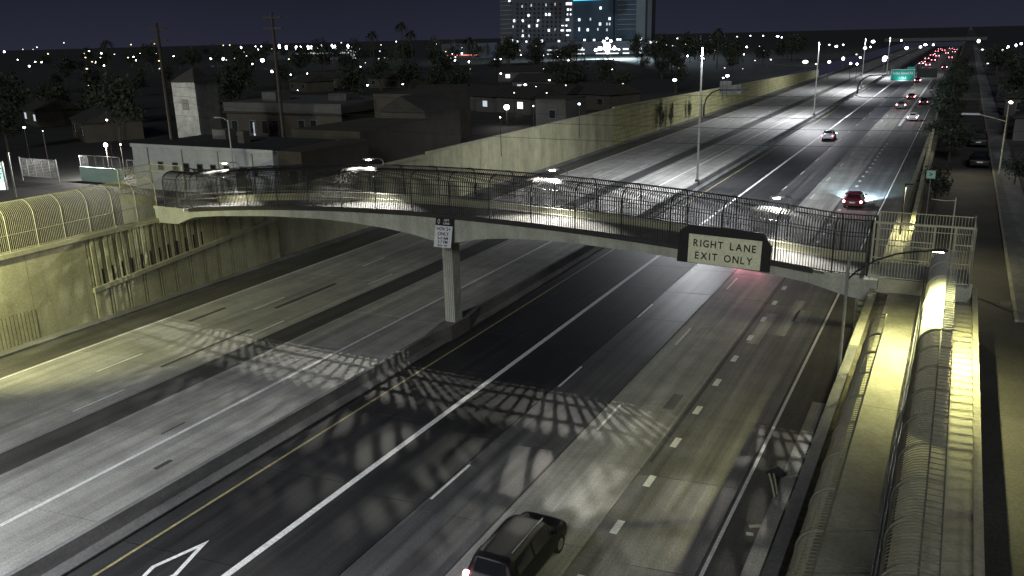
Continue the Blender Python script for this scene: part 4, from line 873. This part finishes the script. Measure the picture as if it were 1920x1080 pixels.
mb.build('mesh_infill', 'grey_steel', tw_, kind='stuff')
fn = empty('yard_fence', (-66, 57.5, Z0), label='grey mesh yard fence left of the white low building', cat='fence')
for k in range(5): MB().tube([(-8+k*1.0, 0, 0), (-8+k*1.0, 0, 2.4)], .035, 6).build('post', 'grey_steel', fn)
MB().tube([(-8, 0, 2.4), (-4, 0, 2.4)], .03, 6).build('rail', 'grey_steel', fn)
p = at(-4, 372, Z0)
sn = empty('lit_sign', (p.x, p.y, Z0), rz=math.radians(35), label='lit white and teal box sign cut off by the left edge', cat='sign')
MB().box(-2.6, .95, 0, .35, .7, 3.4).build('cabinet', 'grey_steel', sn, bevel=0.03)
TEALG = glow('lit teal sign face', (0.62, 1.0, 0.88), 0.95, True); WHG = glow('lit white sign face', (0.95, 1.0, 0.98), 1.25, True)
MB().box(-2.5, .85, -.03, -.002, 2.55, 3.3).build('sign_face', TEALG, sn); MB().box(-2.5, .85, -.03, -.002, 1.6, 2.5).build('sign_face', TEALG, sn); MB().box(-2.5, .85, -.03, -.002, .8, 1.55).build('sign_face', WHG, sn)
text('X', .7, 'sign_black', 'lettering', sn, (.62, -.04, 2.92), (math.pi/2, 0, 0)); text('E', .7, 'sign_black', 'lettering', sn, (.12, -.04, 2.05), (math.pi/2, 0, 0)); text('T', .7, 'sign_black', 'lettering', sn, (.58, -.04, 2.05), (math.pi/2, 0, 0))
for x in (1.6,): MB().tube([(x, .1, -.2), (x, .1, 4.2)], .08, 6).build('post', 'grey_steel', sn)
# ------------------------------------------------------------------ hospital tower
YH = 640.0
DARKB = mat('dark tower cladding', (0.055, 0.060, 0.072), 0.5, 0.15, 0.03); TEALB = mat('blue-green tower glazing', (0.030, 0.050, 0.072), 0.4, 0.3, 0.05, spec=0.4); PALE = mat('pale tower pier', (0.10, 0.12, 0.135), 0.7, 0.1, 0.03); BANDM = mat('balcony edge', (0.17, 0.18, 0.20), 0.8, 0.1, 0.1)
ht = empty('high_rise', label='dark high-rise hospital tower with scattered lit windows cut off by the top edge', cat='building')
def hx(px_): return aty(px_, 90, YH).x
def hz_(py_, px_=1075): return aty(px_, py_, YH).z
TOP = 62.0
for a, b, dy, m, nm in ((935, 962, 4, 'D', 'wing'), (962, 1060, 0, 'D', 'slab_block'), (1060, 1076, 2.5, 'D', 'core'), (1076, 1150, -1, 'T', 'slab_block'), (1150, 1191, 3, 'T', 'wing'), (1191, 1208, 1, 'P', 'end_pier'), (1208, 1216, 6, 'D', 'wing')):
    MB().box(hx(a)+.03, hx(b)-.03, YH+dy, YH+dy+9, Z0, TOP + (0 if m != 'P' else 2)).build(nm, {'D': DARKB, 'T': TEALB, 'P': PALE}[m], ht)
for k in range(15):
    z = 13+k*3.55
    MB().box(hx(936), hx(960), YH+2.9, YH+3.98, z, z+.55).build('balcony_band', BANDM, ht)
    if z > 20: MB().box(hx(1155), hx(1190), YH+1.9, YH+2.98, z+.5, z+1.0).build('balcony_band', BANDM, ht)
def hw(px_, py_, w_=5, h_=6, m=COOL, dy=0.0, root=ht, yy=YH):
    p = aty(px_, py_, yy-1.4); s = 0.32; MB().box(p.x-w_*s/2, p.x+w_*s/2, yy-1.5, yy-1.3, p.z-h_*s/2, p.z+h_*s/2).build('window', m, root)
for q in [(991, 29), (964, 39), (980, 39), (1009, 39), (1007, 48), (992, 49), (1024, 27), (1030, 27), (1029, 57), (1041, 56, 3), (962, 50, 3), (980, 58, 3), (980, 67), (992, 67, 3), (1126, 15), (1086, 37), (1143, 35), (1125, 45), (1086, 55, 3, 8), (1102, 56), (1138, 45, 3), (1143, 45, 3), (955, 1), (1041, 8, 3), (1024, 9, 3), (996, 10, 3), (979, 12, 3), (1107, 36, 3), (1121, 55, 3), (1138, 56, 3)]:
    hw(*q[:2], q[2] if len(q) > 2 else 5, q[3] if len(q) > 3 else 6, DIMW if len(q) == 3 else COOL)
for q in [(1064, 7, 8, 6), (1070, 7, 6, 6), (1065, 18, 5, 5), (1070, 18, 3, 4), (1064, 27, 3, 4), (1070, 27, 3, 4), (1064, 37, 8, 5), (1062, 48, 4, 4), (1055, 48, 7, 2), (1054, 57, 8, 4), (1066, 57, 12, 4), (1064, 66, 7, 3)]: hw(*q)
for i in range(9):                           # unlit panes that only catch the sky
    for j in range(11):
        hw(970+j*8, 8+i*8.2, 4.5, 4.5, WGL)
MB().box(hx(1077), hx(1128), YH-2.2, YH-1.6, hz_(2), hz_(2)+4).build('cyan_sign', glow('cyan lit sign', (0.05, 0.62, 0.95), 1.3), ht)
gr = empty('parking_structure', label='parking structure with lit open decks at the foot of the high-rise', cat='building'); YG = 585.0
def gx(px_): return aty(px_, 95, YG).x
def gz(py_): return aty(1120, py_, YG).z
MB().box(gx(958), gx(1222), YG, YG+45, Z0-9, gz(78)).build('wall', DARKB, gr)
DECK = glow('lit parking deck', (0.85, 0.92, 0.95), 1.0)
for y in (92.5, 100.5, 109):
    for a, b in ((1026, 1052), (1074, 1096), (1117, 1160), (1168, 1180)):
        if y > 105 and a == 1074: continue
        MB().box(gx(a), gx(b), YG-.25, YG-.05, gz(y+1.6), gz(y-1.2)).build('lit_deck', DECK, gr)
        MB().box(gx(a), gx(b), YG-.6, YG-.3, gz(y+2.8), gz(y+1.6)).build('deck_edge', BANDM, gr)
for q in [(960, 76), (970, 78, 4, 4), (987, 78, 4, 4), (1016, 77), (1048, 77, 5, 4), (1096, 75, 5, 4), (1114, 75, 5, 4), (1158, 74, 5, 4), (1163, 74, 4, 4), (1201, 75, 6, 10), (1201, 91, 5, 5), (1201, 99, 5, 5), (1120, 110, 6, 4), (1141, 110, 6, 4), (1150, 109, 8, 4), (1220, 79, 4, 4)]: hw(q[0], q[1], q[2] if len(q) > 2 else 5, q[3] if len(q) > 3 else 6, COOL, 0, gr, YG)
g2 = empty('parking_structure', label='far parking structure with a row of white roof lamps on the left horizon', cat='building'); YP = 560.0
def fx(px_): return aty(px_, 95, YP).x
def fz(py_, px_=600): return aty(px_, py_, YP).z
MB().box(fx(500), fx(668), YP, YP+60, Z0-6, fz(95)).build('wall', DARKB, g2); MB().box(fx(555), fx(655), YP-.3, YP-.05, fz(101), fz(98.5)).build('lit_deck', DECK, g2)
for y in (97, 104, 111.5): MB().box(fx(656), fx(667), YP-.3, YP-.05, fz(y+2), fz(y-2)).build('stair_light', COOL, g2)
# ------------------------------------------------------------------ city lamps
BULB = [glow('city lamp white', (1.0, 0.97, 0.9), 9), glow('city lamp blue', (0.80, 0.82, 1.0), 14), glow('city lamp violet', (0.55, 0.50, 1.0), 12), glow('city lamp dim', (1.0, 0.96, 0.85), 2.2), glow('city lamp amber', (1.0, 0.72, 0.4), 3.0)]
ball = [MB().sphere((0, 0, 0), 1.0, 8, 6).mesh('lamp_globe', b, True) for b in BULB]
polem = MB().tube([(0, 0, 0), (0, 0, 1)], .05, 5).mesh('pole', 'wood')
def region(px_, py_):
    h = 'left of the pale tower' if px_ < 320 else 'above the long parapet building' if px_ < 660 else 'near the lit screen' if px_ < 800 else 'left of the high-rise' if px_ < 935 else 'below the high-rise' if px_ < 1220 else 'right of the high-rise' if px_ < 1480 else 'beside the far freeway' if px_ < 1800 else 'at the far end of the street'
    return ('on the horizon ' if py_ < 100 else 'in the middle distance ' if py_ < 150 else 'among near roofs ') + h
def city(px_, py_, size, kind=0, zl=8.5, label='small white lamp shining among the dark trees and houses', group='city lamps', maxd=620, light=0):
    p = at(px_, py_, zl); 
    d = (p-CAM).length
    if (p-CAM).z >= 0 or d > maxd: 
        v = (at(px_, py_, zl)-CAM) if p.z < CAM_H else None
        dr = (CR*((px_-960)/F_PX) - CU*((py_-540)/F_PX) + _f).normalized(); p = CAM + dr*maxd; d = maxd
    if label.startswith('small'): label = ('large ' if size > 7 else 'small ' if size > 3.8 else 'tiny ') + ('white', 'bluish', 'violet', 'dim', 'amber')[kind] + ' lamp ' + region(px_, py_)
    t = empty('lamp_post', (p.x, p.y, Z0), label=label, cat='lamp', group=group)
    inst(polem, 'pole', t, sc=(1, 1, max(.5, p.z-Z0))); r = size*.5*d/F_PX*.66*random.uniform(.75, 1.15)
    inst(ball[kind], 'lamp_globe', t, (0, 0, p.z-Z0), sc=(r*random.uniform(.65, 1.5), r, r*random.uniform(.6, 1.15)))
    if light: lamp('lamp_light', 'POINT', (0, -.6 if light < 9e4 else r+2.0, p.z-Z0+.2), light, (1.0, .95, .9) if light < 9e4 else (.7, .88, 1.0), t, .2)
    return t
city(198, 272, 11, 0, 7.5, 'white floodlight glaring in the lot at the far left', None, light=5000); city(226, 271, 4, 0, 7.5)
for q in ((1125, 91, 13), (1152, 90, 12), (1139, 98, 11), (1132, 78, 9), (1145, 77, 9), (1117, 94, 6), (1161, 93, 6), (1138, 72, 5)): city(*q, 1, 10.6, 'bluish glow ball imitating the flare round the huge floodlight', 'glow balls imitating the floodlight flare', 520)  # glowing balls added around the lamp to imitate its flare
city(1138, 88, 28, 1, 10.6, 'huge glaring white floodlight in front of the high-rise', None, 520, light=250000)
city(950, 201, 12, 0, 7.0, 'glaring porch lamp on the white house beyond the noise wall', None, light=350)
CITY = [(167, 96, 4), (190, 100, 4), (180, 117, 6), (188, 108, 3), (195, 123, 4), (240, 108, 4), (255, 113, 4), (33, 112, 4), (66, 116, 4), (55, 124, 6), (165, 161, 4), (223, 168, 5), (8, 97, 5), (90, 101, 4), (200, 225, 6), (45, 239, 6), (80, 246, 3), (357, 103, 3), (367, 111, 3), (395, 110, 5), (418, 110, 9, 1), (441, 110, 5), (473, 120, 6), (462, 105, 3), (452, 89, 5, 1), (479, 87, 4, 1),
        (492, 113, 9, 1), (510, 134, 6), (545, 140, 4), (576, 138, 4), (658, 157, 4), (689, 160, 7), (755, 158, 4, 1), (702, 121, 4), (710, 110, 3), (558, 169, 3), (484, 93, 4), (490, 87, 3), (814, 112, 5), (845, 110, 4), (853, 113, 6), (866, 87, 7), (866, 100, 5), (848, 101, 4), (880, 116, 6), (822, 125, 4), (813, 131, 6), (928, 111, 8, 2), (938, 111, 5, 1), (939, 138, 4), (1000, 100, 5), (1019, 104, 4), (977, 103, 4), (1046, 106, 4), (1066, 113, 6, 3), (985, 159, 6), (1005, 163, 5), (1030, 150, 6), (1061, 160, 4), (1168, 158, 5), (1148, 130, 3), (964, 174, 4), (1025, 174, 4), (1086, 195, 7), (1000, 199, 4), (938, 220, 4, 1), (1219, 80, 4), (1230, 79, 4), (1241, 79, 4), (1289, 105, 6), (1265, 150, 8, 1), (1364, 142, 8, 1), (1356, 146, 4), (1303, 75, 3), (1332, 75, 4), (1337, 75, 4), (1337, 90, 3), (1382, 69, 5), (1407, 67, 3), (1431, 67, 5), (1458, 68, 6, 1), (1466, 70, 5, 2), (1466, 82, 6), (1425, 87, 5), (1400, 88, 4), (1395, 102, 4), (1320, 110, 3),
        (1555, 84, 5), (1568, 87, 6, 1), (1581, 84, 5), (1581, 110, 8, 1), (1606, 102, 5), (1607, 120, 6), (1595, 119, 7, 2), (1613, 108, 6), (1510, 116, 9, 3), (1530, 120, 5), (1555, 116, 6), (1553, 118, 3), (1622, 90, 7), (1632, 88, 6), (1660, 108, 12, 1), (1658, 112, 9, 2), (1700, 90, 9, 1), (1735, 84, 9), (1726, 88, 6), (1750, 84, 6), (1637, 78, 8, 1), (1690, 76, 6), (1835, 77, 9), (1842, 93, 5), (1888, 88, 13, 1), (1880, 95, 8), (1905, 85, 7), (1915, 82, 6), (1858, 99, 6), (1852, 119, 4), (1895, 192, 6, 0), (1340, 95, 3), (640, 80, 3), (743, 78, 3), (818, 83, 3), (1270, 72, 3)]
rk = random.Random(8)
for q in CITY: city(q[0], q[1], q[2]*(.9 if len(q) < 4 else 1), q[3] if len(q) > 3 else rk.choice([0, 0, 0, 1, 3, 4] if q[2] < 6 else [0, 0, 1]))
rc = random.Random(5)
for i in range(42): city(rc.uniform(0, 1480), rc.choice([rc.uniform(86, 100), rc.uniform(95, 130), rc.uniform(80, 92)]), rc.uniform(1.8, 3.2), rc.choice([0, 3, 3, 3, 4, 4]), 9, 'faint distant lamp on the left horizon', 'faint distant lamps')
rr = random.Random(31)
for yy, x0, x1, st in ((165, -260, -95, 33), (245, -360, -110, 36), (345, -470, -120, 42), (470, -600, -150, 46)):
    x = x0
    while x < x1:                            # lamps along cross streets of the neighbourhood
        t = empty('lamp_post', (x+rr.uniform(-4, 4), yy+rr.uniform(-3, 3), Z0), label='small street lamp in the row along a dark cross street', cat='lamp', group='street lamps along the cross streets')
        inst(polem, 'pole', t, sc=(1, 1, 7.5)); r = rr.uniform(.16, .34)*(yy/260)**.5
        inst(ball[rr.choice([4, 4, 0, 3, 1])], 'lamp_globe', t, (0, 0, 7.5), sc=(r*1.4, r, r*.7)); x += st*rr.choice([1, 1, 2])
for px_, py_ in ((523, 87), (536, 89), (555, 90), (563, 90), (577, 89), (583, 89), (596, 88), (602, 88), (622, 87), (627, 88), (652, 87)):
    p = aty(px_, py_, YP); t = empty('roof_lamp', (p.x, YP+.5, fz(95)), label='white roof lamp on the far parking structure', cat='lamp', group='roof lamps of the far parking structure')
    inst(polem, 'pole', t, sc=(2, 2, max(.5, p.z-fz(95)))); inst(ball[1], 'lamp_globe', t, (0, 0, max(.5, p.z-fz(95))), sc=(.95, .95, 1.7))
# red shop strip on the horizon
p = aty(870, 104, 520); rs = empty('shop_block', (p.x, 520, Z0), label='distant dark shop block with a thin red light strip', cat='building'); MB().box(-18, 18, 0, 15, 0, p.z-Z0+8).build('wall', DARKB, rs); MB().box(-14, 12, -.3, -.05, p.z-Z0, p.z-Z0+.5).build('red_strip', glow('red strip light', (1.0, .25, .2), 1.6), rs)
# overpass closing the view along the freeway
ov = empty('overpass', (-26, 845, 0), label='pale concrete overpass crossing the freeway at its far end', cat='overpass')
MB().box(-40, 40, 0, 14, 5.2, 7.0).build('girder', 'asphalt', ov); MB().box(-40, 40, -.2, .1, 7.0, 7.9).build('parapet', 'asphalt', ov)
for x in (-24, 0, 23): MB().box(x-.8, x+.8, 2, 12, -.1, 5.2).build('pier', 'barrier', ov)
